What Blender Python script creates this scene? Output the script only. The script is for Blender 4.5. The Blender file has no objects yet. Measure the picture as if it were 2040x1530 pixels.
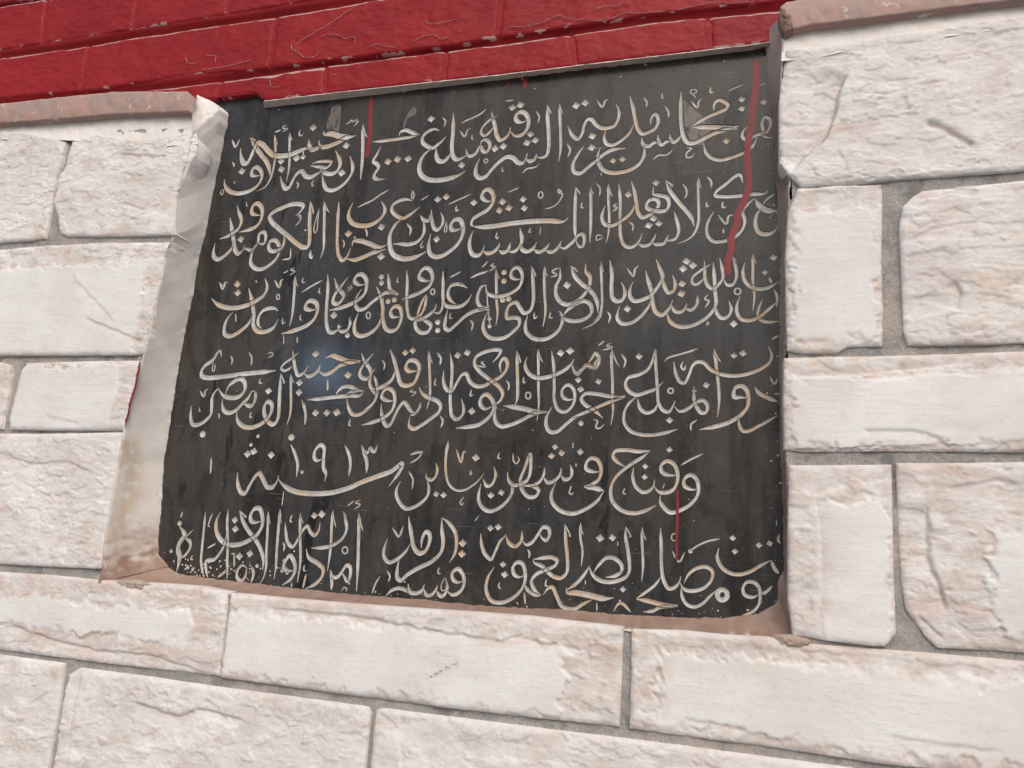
import bpy, math, random
import numpy as np
from mathutils import Matrix, Vector
from mathutils.geometry import delaunay_2d_cdt

random.seed(7)
scene = bpy.context.scene
COL = scene.collection
MM = 0.001
FOOT_Z = 1.60            # height of the point of the wall straight in front of the lens
CAM_DIST = 0.61          # lens to stone face
SLAB_Y = 0.040           # the plaque's face lies this far behind the stone faces
BRICK_Y = 0.032
LAMP_W = 2.3
# ------------------------------------------------------------------ camera
CAM_AXES = [[0.9608602, 0.2712137, 0.0564872], [0.0034022, -0.2154369, 0.9765118], [0.2770128, -0.9380992, -0.2079275]]
cam = bpy.data.cameras.new('camera')
cam.sensor_fit = 'HORIZONTAL'; cam.sensor_width = 36.0
cam.lens = 36.0 * 1547.0 / 2040.0
cam.clip_start = 0.01; cam.clip_end = 500.0
camo = bpy.data.objects.new('camera', cam); COL.objects.link(camo)
r_, u_, b_ = [Vector(a) for a in CAM_AXES]
camo.matrix_world = Matrix(((r_.x, u_.x, b_.x, 0.0), (r_.y, u_.y, b_.y, -CAM_DIST), (r_.z, u_.z, b_.z, FOOT_Z), (0, 0, 0, 1)))
scene.camera = camo
# ------------------------------------------------------------------ light
SUN_EL, SUN_AZ = math.radians(43), math.radians(18)     # azimuth measured from straight in front of the wall, plus = right
sd = Vector((math.sin(SUN_AZ) * math.cos(SUN_EL), -math.cos(SUN_AZ) * math.cos(SUN_EL), math.sin(SUN_EL)))
world = bpy.data.worlds.new('World'); scene.world = world; world.use_nodes = True
wn = world.node_tree.nodes; wl = world.node_tree.links; wn.clear()
wo = wn.new('ShaderNodeOutputWorld'); bg = wn.new('ShaderNodeBackground'); sky = wn.new('ShaderNodeTexSky')
sky.sky_type = 'NISHITA'; sky.sun_disc = False
sky.sun_elevation = SUN_EL; sky.sun_rotation = math.atan2(sd.x, sd.y)
sky.air_density = 1.0; sky.dust_density = 7.0; sky.ozone_density = 1.0
bg.inputs['Strength'].default_value = 0.15
wl.new(sky.outputs[0], bg.inputs['Color']); wl.new(bg.outputs[0], wo.inputs['Surface'])
sun = bpy.data.lights.new('sun', 'SUN'); sun.energy = 1.5; sun.angle = math.radians(65); sun.color = (1.0, 0.995, 0.99)
suno = bpy.data.objects.new('sun', sun); COL.objects.link(suno)
suno.rotation_euler = sd.to_track_quat('Z', 'Y').to_euler()
# added cool lamp, standing in for the unknown source of the plaque's blue glare
lmp = bpy.data.lights.new('added_glare_lamp', 'AREA'); lmp.shape = 'DISK'; lmp.size = 0.16; lmp.energy = LAMP_W; lmp.color = (.35, .65, 1.0)
hit = Vector((-0.3787, SLAB_Y, FOOT_Z + .1571)); vdir = (hit - Vector((0, -CAM_DIST, FOOT_Z))).normalized(); vdir.y = -vdir.y
lo = bpy.data.objects.new('added_glare_lamp', lmp); COL.objects.link(lo); lo.location = hit + vdir * 2.6
lo.rotation_euler = vdir.to_track_quat('Z', 'Y').to_euler()
scene.view_settings.view_transform = 'Standard'; scene.view_settings.look = 'None'
scene.view_settings.gamma = 1.0; scene.view_settings.use_curve_mapping = False
scene.view_settings.exposure = -0.52

INSCRIPTION = """
L 5.8 -412.3,415.2 -411.6,412 -403.1,411.6 -392.2,407.4 -382.8,405.9 -374,406.7
+ 5.1 -373.9,406.1 -385,405 -397.1,399.9 -406.1,397.4 -412.5,397.4 -415.8,400.6 -416.6,405.3
+ 4.9 -412.5,397.6 -418.8,396.3 -423.9,395.1 -427.5,400 -429,407.1
+ 5.7 -424,395.3 -430.7,397.4 -436.5,396.3 -447.9,392.5 -459.8,391.5 -469.8,393.6 -478,400.2 -485.1,407.4 -491,409.7 -494,404.7 -496.9,395 -500.7,387.4 -505,387.3 -509.5,395 -511.4,405.2
L 5.0 -501.3,416.6 -492.7,404.6 -484.6,395 -477.3,386.8 -472.4,377.7 -469.9,368.3
+ 1.9 -501.3,416.6 -494.5,412.6 -496.8,411.4
A 3.8 -465.8,404.7 -471.2,417.1 -469.6,408.8 -467.2,394.6 -467.2,381.8 -469.6,365.9 -474.4,357.2 -484,352.8
A 3.7 -448.5,408.1 -453.1,418.2 -451.4,402.3 -449.1,384.8 -448.8,369.9 -449.7,360.9
V 3.1 -523.8,416.5 -518.1,407.8 -513.8,416.7
V 2.5 -471.6,420.1 -463.9,422.3
V 1.9 -457.8,426.3 -462,426.2 -461.7,423.8 -456.5,422.7 -462.4,419.5
V 1.9 -440.5,419.8 -441.5,414.7 -439.2,412.7 -436.2,414.7
D 4.5 -425.3,420.6 -458.9,385.1 -457.3,375.8 -440.6,386.9 -384,395.8 -385.7,365.6 -505.5,377.6 -335.1,373.4 -324.8,375.2
D 3.4 -433,387.7
V 1.8 -434.1,396 -433.2,389.1
A 5.0 -361.2,402.6 -367.6,418.5 -366.6,405.4 -364.6,382.7 -364,368.2 -363.8,356
L 4.3 -378.6,383.5 -375.1,374.7 -374.4,365.8 -378.6,357.3 -385.7,350.7 -394.4,347.3 -401.5,349.2 -405.8,356.2 -408.1,365.3
L 4.6 -395.9,391.3 -391.1,382.9 -389.1,374.9 -392.3,367.9 -398.3,365.8 -404.8,367.3 -410.5,371.1 -412.8,375.9
+ 3.4 -421.4,378.9 -413.4,381 -399.3,378.9 -403.8,373.4 -412.7,374.9 -423.4,376.8
+ 4.8 -406.3,370.2 -413,368 -421.9,364.2 -427.9,365.9 -433.4,372 -437.9,369.9 -441.8,363.6 -445.4,354.9 -449.3,353.5 -454.3,359.6 -457.8,367.8
L 4.5 -481.2,370.9 -487.3,370.9 -493,372.8 -493.1,378.9 -488.8,381.4 -483.3,377.5 -480.5,370.9 -481.4,364.1 -485.5,358.7 -491.1,355.1 -499.3,352.9 -509.2,352.8 -518.3,356.1 -524.3,362.3 -526.6,370.7
V 2.2 -519.8,390 -516.7,386.2 -516.9,383.3
V 1.6 -513.1,366.7 -512.7,363.7
V 1.6 -527.5,359.1 -528.7,354.6 -526.1,352.3 -525.2,356.6 -527.3,359.1
V 2.1 -437.2,360.1 -434.9,356.3 -436.2,352.1
V 1.8 -417.3,360.5 -419.1,356.1 -417.7,353.8 -416.1,355.3
V 2.1 -387.3,420.6 -383.5,422.5 -382,424.6 -378.8,421.7
V 1.8 -373.5,425.4 -378.5,423.7 -373.7,422.3 -378.5,416.8
L 4.2 -344.6,391.4 -348.7,382.4 -351.6,376 -346.5,371.6 -345.2,367.7 -348.8,361.4 -349,357.9 -343.1,354.9 -336.9,354.9
L 3.5 -355.2,397.3 -339.1,397.6 -318.3,398.5 -306.3,398.9
L 3.9 -325.6,401.2 -324.4,405.3 -319,407 -312.2,403.8 -303.4,399.9
V 1.9 -494.6,341.6 -494,337.6 -492,336.3
D 4.1 -292.1,416.1 -313.3,374.7 -255.6,362.5 -222.8,377 -214.3,378.8 -207.6,419.3 -199.6,421.1 -187.8,388.9 -182.5,382 -190.9,380.2 -144.5,414.3 -135.8,415.9 -127.9,380.7 -127.9,368.9
V 1.9 -280.4,417 -276.8,412.8 -277.3,405.7
L 4.1 -282.4,402.3 -287.4,404.8 -293.7,403.5 -299.2,398.6 -299.8,392.6 -294.5,387.1 -287.8,384.3 -282.8,387.6 -277.8,391.5 -274.7,395
+ 5.0 -287.8,384.1 -294.9,379.5 -299.7,372.3 -300.7,362.7 -297.1,355.4 -289.3,350.4 -277.5,348.9 -265.1,350.5 -257,353 -251.8,356
L 3.9 -237.9,381.1 -236.9,386.4 -233.2,388.1 -229.1,384.5 -228.5,378.6 -231.6,374.8 -235.5,376.6 -237.9,381.1 -242,374.6 -247,371.8 -250.8,373.8 -252.8,379.8
+ 4.6 -250.7,373.2 -255.7,370.7 -261.4,369.4 -265.8,373.6 -267.7,383.4 -267.9,400.8 -268.8,420.1
+ 4.7 -267.3,379.1 -270.5,372.9 -276,368.6 -280.8,370.1 -283.6,375.7 -284,383.4
V 2.1 -259.5,407.6 -255,410.4 -246.8,413.3 -239.8,416.4 -234.7,420.7
V 2.3 -260.5,400.1 -254.8,393.5 -252.4,400.1 -249.1,401.1
V 1.6 -247.1,394.4 -247.3,390.3 -245.6,388.6
L 4.2 -229,417.4 -224.3,400.6 -222.2,391.8 -218.3,386.1 -213.3,387.7 -209.4,392.7 -208.4,398.4
+ 3.0 -222.5,412.3 -230,408.8 -236.7,401.9 -238.4,396.2 -234.5,392.2 -229.1,395.8 -225.2,401.8
+ 4.5 -191.7,404.1 -197.1,402.6 -202.2,404.7 -204,409.2 -201.7,413.3 -196.7,413.6 -192.4,409 -190.7,400.3 -193,393.1 -198.3,388.9 -204.4,389.5 -207.6,393.6
V 1.4 -215.2,427.2 -206.6,427.3
V 2.0 -184.1,412.9 -180.4,407.7 -181,399.8
O 1.6 -229.3,364.9 -229.5,363.8 -230.1,363.1 -231,362.9 -232,363.3 -232.7,364.1 -233,365.2 -232.8,366.3 -232.2,367 -231.3,367.2 -230.4,366.8 -229.6,366 -229.3,364.9
L 4.5 -237.5,368.3 -240.8,360.1 -240.7,352.2 -236.1,347.6 -230.1,349.2 -224.5,356 -217.4,363.3 -210.1,367.5 -204,365.9 -198.7,360.5 -193.7,360.1 -191,364.5 -190.3,369.2
+ 4.2 -190.9,363.5 -186.4,361 -182.5,362.7 -180.8,367.8
+ 4.1 -181.2,365.2 -176.2,363.4 -171.4,365.3 -169.6,371.9 -170.5,390.8 -172.2,406.8 -172.8,418
+ 1.8 -172.8,418 -169.2,409.1 -170.9,410.9
A 3.7 -157,407.5 -160.7,417.7 -159.6,400.1 -158,379.1 -157.8,368.7 -158.9,357.5
V 1.9 -177.8,357.1 -181.1,354.3 -189.4,353 -193.6,348.7
V 1.6 -214,357.2 -213.9,352.5 -211.5,353.8
V 2.4 -151.5,375.3 -148.4,368.8 -150.5,361.3
L 3.7 -151.8,393.6 -147.1,384.2 -141.6,379.5 -138,383.8 -136,393.4 -133.3,398.4 -130,399 -124.5,392.2 -118.7,388.3 -113.1,388.1 -107.5,389.6 -104.1,396.2 -103.7,404.5 -106.4,411
L 4.0 -135.6,371.2 -141.9,362.1 -145.3,352.7 -143.6,346.1 -137.9,344.4 -129.6,350.8 -121.9,356.7 -116,361.9 -107.7,365.5 -96.8,365.4
V 2.4 -124.4,417.2 -119.4,410.2 -116.8,416.3 -113.8,417.6
L 3.6 -93.8,418.3 -90.4,405 -88.1,392.5 -85.6,384 -81.4,378.8 -75.9,379.8 -70.5,382.5 -67.5,387.7 -67.8,393.8 -69.9,397.6 -73.3,394.4 -74.4,386.9
L 3.5 -89.4,389 -93.3,380.8 -100.5,373.9 -108.8,370.1 -113.9,371.7 -116.7,377.5 -115.3,386.1
V 1.9 -81.2,415.3 -78.2,410.8 -78.3,405.5
V 1.5 -64.3,417.9 -63.8,412.4 -62,413
V 2.1 -61.4,404.3 -58.3,398.4 -58.1,392.5
L 3.4 -46.7,374 -48.8,370.3 -52.8,367.5 -56,371 -56.5,375
+ 3.4 -54.1,368.8 -59.1,368.8 -63.5,365.9 -66.7,370 -67.3,376.1
+ 3.6 -65.3,367.9 -70.3,368.9 -75.6,365.7 -80.2,367.9 -82,374.4
+ 3.9 -80.7,367.4 -79.2,362.2 -80,355.3 -83.9,348.7 -90.6,344.3 -99.7,342.1 -109.8,342.5 -117.3,346.7 -121.3,354.1 -122,361.2 -119.9,368.2
L 3.9 -47.1,416.9 -47.4,400.2 -46.5,383 -44,370.8 -39.9,365.4 -33.8,365.3 -26,369 -17.3,372.8 -7.8,375.2 2.1,374.9
L 3.4 -18.2,394.9 -17.8,401.3 -13.4,405.1 -6,399.7 -7.4,395.9 -13.4,393.2 -23.4,389.5 -31.3,385.4 -35.7,381.8 -36.5,379.7
+ 4.2 -37,380.2 -27.8,379.8 -14.7,378.2 -3.5,376.7 3.3,377.2
V 1.2 -33.7,408.9 -36.4,413.1 -38.6,414.9 -38.2,417.6 -34.6,418.2 -33.4,415.3 -37.3,413.7
V 2.0 -38.1,407.2 -32.7,399.7 -31,406.4 -28.3,407.3
V 1.8 -20.7,418.5 -21.1,413.5 -17.8,413.4
V 1.4 -6,413 7,417.9
V 1.4 21.1,415.4 26.2,417.1
D 3.3 6,403.1 6,394.2 24.3,398.5 -7.4,363.7 -107.4,353.8 -99.1,354.6
V 1.8 -41.7,360.6 -37.7,359.5 -41.4,355.7 -41.7,351.6 -37.6,351.2 -35,354.6
V 1.8 -71.3,351.6 -66.5,355.6 -59.3,355.4 -53.8,359.8
L 3.1 10.6,375.2 7.1,372.4 6.3,367.2 9.6,363.9 14.3,365.4 18.5,367.6 23.6,368.6 22.8,378.6 25.2,384 28.9,382.3 29.5,375 26.5,369.5 23.5,368 26.8,364.1 31.4,363.4
+ 3.2 18.7,365.9 15.5,358 8.3,352 -1.9,348.1 -12.1,346.2 -19.8,349 -25,355.1 -26.8,363.1
V 1.2 -118.2,343.2 -118.5,339.8
L 4.5 -505.8,338.5 -502.3,330.2 -498.1,321.5 -499.7,313.1 -506,307.9 -512.8,304.4 -521.6,301.3
L 4.8 -512.4,325.3 -508.7,313.1 -504.7,300.5 -500.6,288 -496.4,284.2 -491.4,287.5 -489.2,292.9
+ 4.7 -504.3,300.5 -504.8,291.6 -512,283.1 -520.5,279.1 -526,282.7 -527.1,289.5 -525.9,297.3
+ 3.9 -493.1,286.5 -487.4,289 -481.2,287 -476.4,291.1 -474.2,296.5 -474.1,304.3 -469,306.4 -465.9,301 -466.9,293.9 -471.4,293.6 -474.2,297.1
L 4.7 -474.7,325.5 -480.2,325.9 -486.7,329.2 -486.5,336.5 -482.1,339.4 -476.8,335.8 -473.9,328.3 -475,318.8 -480.1,312.7 -488.1,310.1 -498.7,307.8
D 4.4 -495.1,299.9 -370.9,298.5 -335.2,303.2 -332.6,272.1 -491.9,250.2 -490.1,241 -377.2,213.5
L 4.8 -433.4,321.6 -427.7,327.3 -426.2,332.2 -431,334.9 -440.4,335.2 -451.7,331.8 -460.7,327.9 -464.7,323.7 -461.7,317.9 -452.3,309.6 -439.3,299.9 -428.9,291.7 -420.3,286.9 -415.2,287.7 -414.4,295.2 -416.9,315 -418.4,336.6
+ 2.0 -418.4,336.6 -413.1,322.9 -415.2,324.7
+ 4.3 -445.6,303.6 -443.5,296.9 -445,288.3 -450.2,285.3 -457.1,284.8 -461,289.1 -459.8,295.7 -454.6,296.5 -449.9,291.8 -447.9,284.1 -450.1,276.6 -456.3,270.4 -465.1,265.9 -473.5,266.8 -479.7,272.6 -480.3,281.4 -478,290.1 -474,295.4
V 1.8 -429.5,318.6 -429.6,322.4 -427.5,321.2 -427.5,316.8 -429.4,313.6 -433,310
V 1.6 -494.6,341.6 -494,337.6 -492,336.3
V 1.5 -407.3,328.4 -409.2,317.7 -410.6,305.8 -408.9,301.6 -407.2,303.4 -407.2,315.4 -407.2,327.5
A 4.2 -395,322.5 -402.2,335.4 -400.5,319.3 -398.6,300.7 -397.1,283.4 -399.3,273.7
L 3.9 -385.6,334.1 -384.9,318.3 -383.5,299.8 -381.8,284.7 -378.8,275 -374.4,270.6 -370.3,273.5 -367.7,279.7 -366.9,282.9
+ 4.5 -370.1,271.9 -361.2,270.4 -351.7,273.1 -341.2,277.2 -328.6,279.5
+ 4.7 -365.5,284.9 -364.4,290.1 -357.9,290.3 -346.5,286.5 -336.4,282.2 -327.7,283.8
V 2.4 -353.2,303.5 -350.9,298.9 -350,293.7
V 1.9 -376.9,292.5 -374.4,288.6 -374.9,283.1
R 1.2 -363.4,293.8 -420,305.1
L 4.6 -369.5,331.3 -373,322.9 -372.9,316.4 -367.7,309.6 -358.5,306.3 -347.5,306.7 -338.3,311.9 -334,318 -333.8,323.3 -338,330.6
V 2.2 -363.9,326 -355.4,329.8 -348,332.8 -339.8,338.3 -331.7,342.3
L 3.9 -304.9,328.9 -312.1,331.2 -319.5,330 -326,324.9 -325.5,319.6 -320.1,314.4 -313.4,311.3 -307.3,314.1 -301.3,317.9 -296.3,321.7
+ 4.8 -313.4,310.8 -320.4,305.4 -325.3,295.2 -324.7,283.6 -320.6,274.6 -312.7,269.7 -304.2,268.6 -295,270.6 -285.4,274.8
L 3.6 -411.2,283.1 -411.4,277.8 -409.1,275.3 -407.9,277.6
V 2.2 -434.7,287.1 -434.4,275.7 -439.4,274.9 -443.1,274.2
V 3.3 -514,253.3 -508.7,246.6 -507.2,252.5 -504.3,252.9
V 1.5 -471.1,254.2 -468.8,250.9
L 4.8 -521,236.1 -513.4,229.9 -501.9,225.7 -489.9,225.1 -477.2,227.6 -466.2,232.6 -458.8,238.2 -456.6,245.6 -460.1,255.4
L 4.5 -478,245.4 -473.7,235.5 -470.5,225.8 -467.9,216.2 -467,205.6 -461.5,199.7 -452.1,198.9 -443.5,202.9 -438.4,211.6
+ 4.6 -468.8,218.3 -472.1,208.9 -481.4,200.1 -492.4,195.1 -499.3,197.4 -500.7,206.4 -497.8,214.9 -492.7,220.1
+ 4.1 -457.2,202.2 -461.3,206.5 -462.1,213.9 -457.6,221.1 -449.8,223.5 -443.9,222.6 -440.3,219.6
V 2.0 -489.5,218.9 -487.5,209.3
V 1.5 -486.4,214.4 -488.3,213
V 2.9 -448.6,252.7 -442.4,245.2 -441.1,252.4 -438.2,252.8
O 1.7 -440.5,234.9 -440.6,233.5 -441.1,232.6 -442,232.3 -443,232.6 -443.8,233.6 -444.2,235 -444.2,236.3 -443.6,237.3 -442.7,237.6 -441.8,237.2 -441,236.2 -440.5,234.9
V 2.0 -439.2,259.8 -434.4,262.8
V 1.7 -427.2,265.2 -431.6,263.2 -426.7,261.4 -432.4,256.9
A 4.1 -420.8,244.4 -425.8,256.6 -424.8,242.2 -423.8,224.3 -423.8,212.8 -424.9,204
V 1.9 -416.2,254.5 -416.7,249.8 -413.1,248.6
V 2.6 -415.8,238.5 -408,243.6 -400.6,247.5 -394.2,250.2
V 1.9 -396.1,242.6 -396.7,238 -394.3,237
V 1.9 -414,215.6 -414.2,211 -412.1,209.4
V 1.9 -434,212.6 -433.2,206.8 -429.7,208.8
L 4.6 -396.2,220.3 -403.9,220 -409.8,222.3 -409.3,226.9 -405.1,229.7 -399.3,227.6 -396.3,221.3 -397.5,213.1 -403.3,206 -413.9,201.1 -423.6,198.3 -433.5,195.9
V 1.9 -415,192.4 -414.1,185.8
V 1.4 -430.5,195.3 -429.2,185
L 4.0 -388.9,256.5 -387.1,238.6 -386.6,223.1 -384.8,206.6 -380.8,197.3 -375.8,196.4 -371.7,198.6 -367.7,202.1
+ 3.8 -371.7,198.6 -366.1,197 -360.9,198.9 -358.9,204.9 -360,210.5
+ 3.4 -370.1,199.1 -371.2,204.2
R 2.7 -360,192.8 -330,251 -329.2,244.8 -320.5,225.9 -314.2,227.2
L 4.2 -381.1,252 -376.7,242.4 -369.2,233.8 -370.8,228.7 -375.8,225.3 -379.9,227.5 -379.1,234.2 -374.4,241.3 -366.3,252.2
V 1.8 -360.5,244.3 -365.1,241.4 -360.8,241.8 -365.7,237.3
L 4.3 -346.4,244.3 -352.9,244 -359,248.4 -357.2,253.5 -352.4,255.1 -347.1,250.5 -345.3,243.2 -346.5,235 -352.4,229.1 -361.6,224.3 -372.1,221 -382.8,218.8
L 3.9 -350.2,239.3 -354.8,231.2 -355.3,224.1 -351.3,218.9 -344.9,219.7 -338.1,225.5 -330.2,231.4 -323.1,235.2 -311.2,231.7
+ 3.8 -323.4,254.1 -322.1,246.3 -319.1,237 -310.3,232.7
L 4.0 -334.3,241.2 -329.1,231.3 -326,221.1 -324.7,209 -320.6,198.9 -315.1,196.3 -309.1,198.6 -305.7,206.5 -306,214.4 -308.6,220 -313.3,220.7 -317.2,215.8 -315,210.7 -306.1,209.9
+ 4.2 -326.6,217.1 -326.7,207 -332.1,198.2 -341,192.9 -348.4,192.5 -353.1,196.7 -354,204.7 -350.9,215.3
O 1.6 -338,212.4 -338.1,210.8 -338.7,209.6 -339.8,209.2 -340.9,209.7 -341.8,210.9 -342.2,212.5 -342.1,214.1 -341.5,215.3 -340.4,215.7 -339.3,215.2 -338.4,214 -338,212.4
V 1.6 -312.4,249.8 -313.1,245.4 -310.9,245
V 1.6 -295.8,328.6 -287.8,333.3
V 1.6 -305.4,339.9 -306,333.1 -304.3,331 -303.3,335 -305.1,339.6
D 3.9 -277.9,328.3 -269.2,330.3 -240.4,322.1 -211.7,321 -214.2,312.3 -204.9,314.2 -191.4,321.8 -189.9,313.1 -275.6,286.8 -145.6,235.1
V 2.0 -266.5,322.2 -257.1,326.2 -244.1,331.3
V 2.0 -258.2,320.6 -257.8,315.3 -254.4,316.1
O 1.5 -172.6,325 -172.8,323.4 -173.5,322.2 -174.6,321.9 -175.7,322.4 -176.5,323.6 -176.9,325.3 -176.7,326.9 -176,328 -174.9,328.4 -173.8,327.9 -173,326.6 -172.6,325
V 1.5 -154.1,324.1 -155.7,327.7 -158,329.4 -157.8,326.4 -154.1,324.6 -156.2,318.2 -161.2,313 -170.2,310.4
V 1.7 -207.3,330.2 -196.2,334.2
L 4.4 -221.8,322.6 -227.3,322.8 -232.7,327.5 -231.8,332.6 -227.7,335.2 -223.4,332.5 -221,325.6 -222.1,319.5 -226.7,313.7 -234.5,309.6 -240.2,305.4 -241.4,299.8 -236.6,296.9
+ 4.8 -240.7,298.2 -232.6,296.9 -220.6,296.9 -201,298.7 -181.6,299.4 -164.4,298.8 -151,297.4 -147.2,300.6
L 3.9 -283.9,317.7 -282.5,307.1 -279.7,299.2 -275.9,296.9 -271.6,301.2 -271.1,308.5 -273.7,314.4
+ 3.9 -283.6,315.1 -285.6,307.3 -290.3,307.7 -295,312.7
+ 3.9 -291.9,307.8 -289.8,301.4 -290.1,293.1 -295.3,286.1 -304.5,283.5 -314.1,284.6 -321.3,284.5
V 2.5 -308.6,305.2 -303.9,299.6 -304.3,292.4
V 1.6 -266.7,305.1 -268.5,294.8 -266.4,294.2 -266.4,303
V 1.8 -289.5,286.3 -291.7,280.8 -289.7,279.1 -288.6,281.6
L 4.4 -249.6,297.8 -254.7,295.5 -260.9,295.9 -262.5,300.6 -259.6,305.6 -254.5,306.3 -250.6,300.9 -249.4,292.6 -252.8,282.6 -260.3,274.9 -269.1,269.8 -276.2,269.2 -281.7,273 -283.6,281.3 -282.3,292.6
L 4.1 -238.9,293.5 -241.8,285.1 -241.7,276.9 -238.2,269.7 -232.6,268.4 -228.4,272.2 -227.1,277.6
+ 4.0 -227.9,272.2 -222.8,269.9 -217,271.6 -212.9,276.3 -212.1,279.8
+ 4.0 -212.2,272.3 -208.1,270.1 -203.8,271.9 -201.3,279.2
+ 4.0 -203.3,270.8 -198.4,270.1 -193.3,273.8 -190.7,280.1 -192.9,293.2
+ 3.9 -191.1,278.1 -189.8,272.1 -184.9,269.8 -179.3,272.5 -176.2,278.2
+ 3.7 -179.2,271.5 -173.3,268.7 -167.8,271.4 -163.8,276.5
+ 3.7 -167.7,269.4 -161,268.1 -155.6,272.2 -153,277.9
+ 3.6 -155.6,273.1 -149.9,270.9 -143.6,275.4 -140,279.1 -137.3,282.8 -133.2,283.5 -131.6,277.6 -133.2,271.9 -136.5,272.5 -139.5,278.1
L 3.5 -141.6,330.1 -141.5,316.6 -141.2,296.8 -140,279.1
+ 1.5 -141.6,330.1 -137.5,323.5 -139,324.4
A 3.7 -124.1,322.3 -127.5,329.3 -127,315.5 -126.3,295.8 -126.4,274.4
V 1.7 -214.8,291 -215.9,285.5 -214.4,283.9 -213.5,286.4
V 1.7 -182.7,292.5 -183.8,288.6 -181.5,288.5
V 1.2 -172.9,293.4 -173.7,285
V 1.8 -134.9,315.1 -135.6,310.2 -132.8,309
V 1.6 -122.5,332.6 -119,327.8 -119,319.4
V 1.4 -114.7,280.5 -119.8,281.7 -120.6,277 -113.8,279.3
L 3.3 -304.2,256.8 -302.6,245.5 -301.7,230.3 -300,217.2 -296.7,209.2 -291.5,208 -285.7,211.8 -282.3,219.7 -282.1,229.6 -284.8,225.7 -288.1,215.9 -289.8,207
+ 4.1 -277.3,245.4 -283.4,245.2 -290.5,249 -289.4,255.1 -284.6,258.4 -279.7,255.6 -277,248.4 -278.9,240.5 -286.6,234.8 -296.6,230.6 -306.6,227
+ 3.8 -287.4,208.4 -280,205.3 -274.6,200.7 -277.1,194.9 -284.1,194.1 -289.6,199.1 -290.3,206 -283.3,207.8 -276.5,212.1 -271.8,216.4 -270.8,221.8
+ 3.6 -273.6,213.9 -267.5,212.8 -264.4,218.1 -265.2,234 -266.5,254
+ 3.8 -264.2,226 -261,220 -253.9,218.2 -245,219.4 -239.4,224.1 -235.9,229.9
+ 3.6 -251.1,220.6 -257.5,225.7 -260,231.8 -257.5,239.1 -250.6,240.8 -245.5,239.1 -240.8,236
O 1.5 -273.3,233.8 -273.4,232.4 -274.1,231.4 -275.1,231 -276.1,231.5 -277,232.5 -277.4,233.9 -277.2,235.3 -276.5,236.3 -275.5,236.6 -274.5,236.2 -273.7,235.2 -273.3,233.8
V 2.1 -259.3,247.2 -248,253.2
R 2.6 -267.7,203.5 -267.1,195.6 -205.7,250 -205.4,241.4 -205.4,223.1 -199.7,223.9
R 2.0 -217.1,205.5 -216.4,198.3
V 1.2 -221.5,234.2 -220.1,221.5 -217.7,206.9 -216.4,199.2
V 2.5 -238.5,245.8 -231.3,249.4 -221.6,251.9
V 1.9 -227.8,255.7 -222.1,262.1
V 1.9 -215.8,259.6 -219,257.3 -215.1,256.1 -220.2,251.9
V 1.9 -255.4,212.4 -256.1,207.5 -253.1,207.5
L 3.8 -258.7,215.5 -260.4,206.2 -260.3,198.4 -256.1,195.9 -249.6,201 -240.3,209.5 -230.8,214.1 -223.1,214.8 -217.4,214.2
+ 3.7 -217.9,217.6 -225.2,216.8 -230,222.8 -229.6,231.6 -226.6,237.4 -221.7,238.2
+ 3.5 -222.6,237.2 -221.3,231.3 -215.2,227.7 -206.4,227.3 -197,230.4 -190.2,235.9 -188.2,243.6 -189.5,250.5 -193.6,254.6 -198.3,251.8 -198.9,246 -193.9,242.9 -188.2,243.1
A 3.5 -209.6,243.7 -213.9,253.6 -212.8,239.8 -211.6,224.1 -209.7,209.6 -210.6,198.6
V 2.0 -236.1,205 -233.1,201.6 -233.9,194.4
L 3.7 -219,212.3 -222.4,204.2 -222.6,196.5 -218.5,189.7 -211.6,186.7 -202.1,187.5 -193.9,193 -188.6,199.5 -189.4,205.2 -194.6,206.3 -200.3,206 -201.2,212.2 -198.2,218.8 -192.6,220.6 -189,215.7 -184.5,210.3 -178.9,212.5 -176.6,221 -177.3,235.4 -179.8,254.9
+ 1.4 -179.8,254.9 -175.4,245 -177.1,246.2
A 3.4 -164.1,244.3 -167.4,254.3 -167.2,239.8 -166,225.4 -164.6,211.1 -166,196.5
V 1.8 -175.1,210.5 -174.3,204.8 -171.6,207.1
V 1.7 -159.7,210.5 -160.4,205.3 -157.1,204.8
V 2.2 -161.7,243.4 -155.8,245.5 -160.1,249.1 -156.5,251.3 -152.8,252.1
L 3.8 -152.8,251.6 -152.8,242 -155.8,235.5 -155.3,225.9 -150.4,219.1 -143.9,217 -136.7,219.6 -130.5,225 -125.4,234.2 -125.3,242.7 -129.1,247.7 -129.4,254.8
L 3.8 -143.1,253.6 -139.5,244.3 -132.8,236.4 -125.3,230.5 -120.6,224.7 -117.6,217.1 -116.9,208.2
+ 1.6 -143.1,253.6 -136.7,248 -139.7,249.1
A 3.1 -112.8,246.9 -115.8,256.1 -114.9,242.3 -113.9,228.1 -113.5,214.2 -115.4,204 -121.4,197.7 -130.2,193.8
L 3.7 -181,207.8 -182.7,199.3 -181.6,192.7 -175.7,186.9 -168.2,184.9 -159.9,186.6 -152,192.9 -148.7,201.2 -149.9,208.8 -151.9,210.7
+ 3.7 -151.3,207.9 -145.1,203 -136.9,201.4 -127.9,203.5 -122.7,208.9 -123.9,216.4 -129.4,219.8 -136.6,217.7 -143.7,212.3 -148.9,205.5
A 3.2 -107.2,317.8 -111.3,331.2 -110.8,314.3 -109.6,299.5 -109.8,283.1 -111.8,273.1
L 3.2 -101.7,330.9 -100,313.5 -99.7,294 -98.4,278.5 -95,270.7 -89.6,268.5 -84.4,271 -80.9,276.5 -79.7,280.7
+ 3.4 -83.5,271.9 -78.1,269.3 -72.9,270.4 -69.5,274.9 -67.3,279.5
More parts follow.
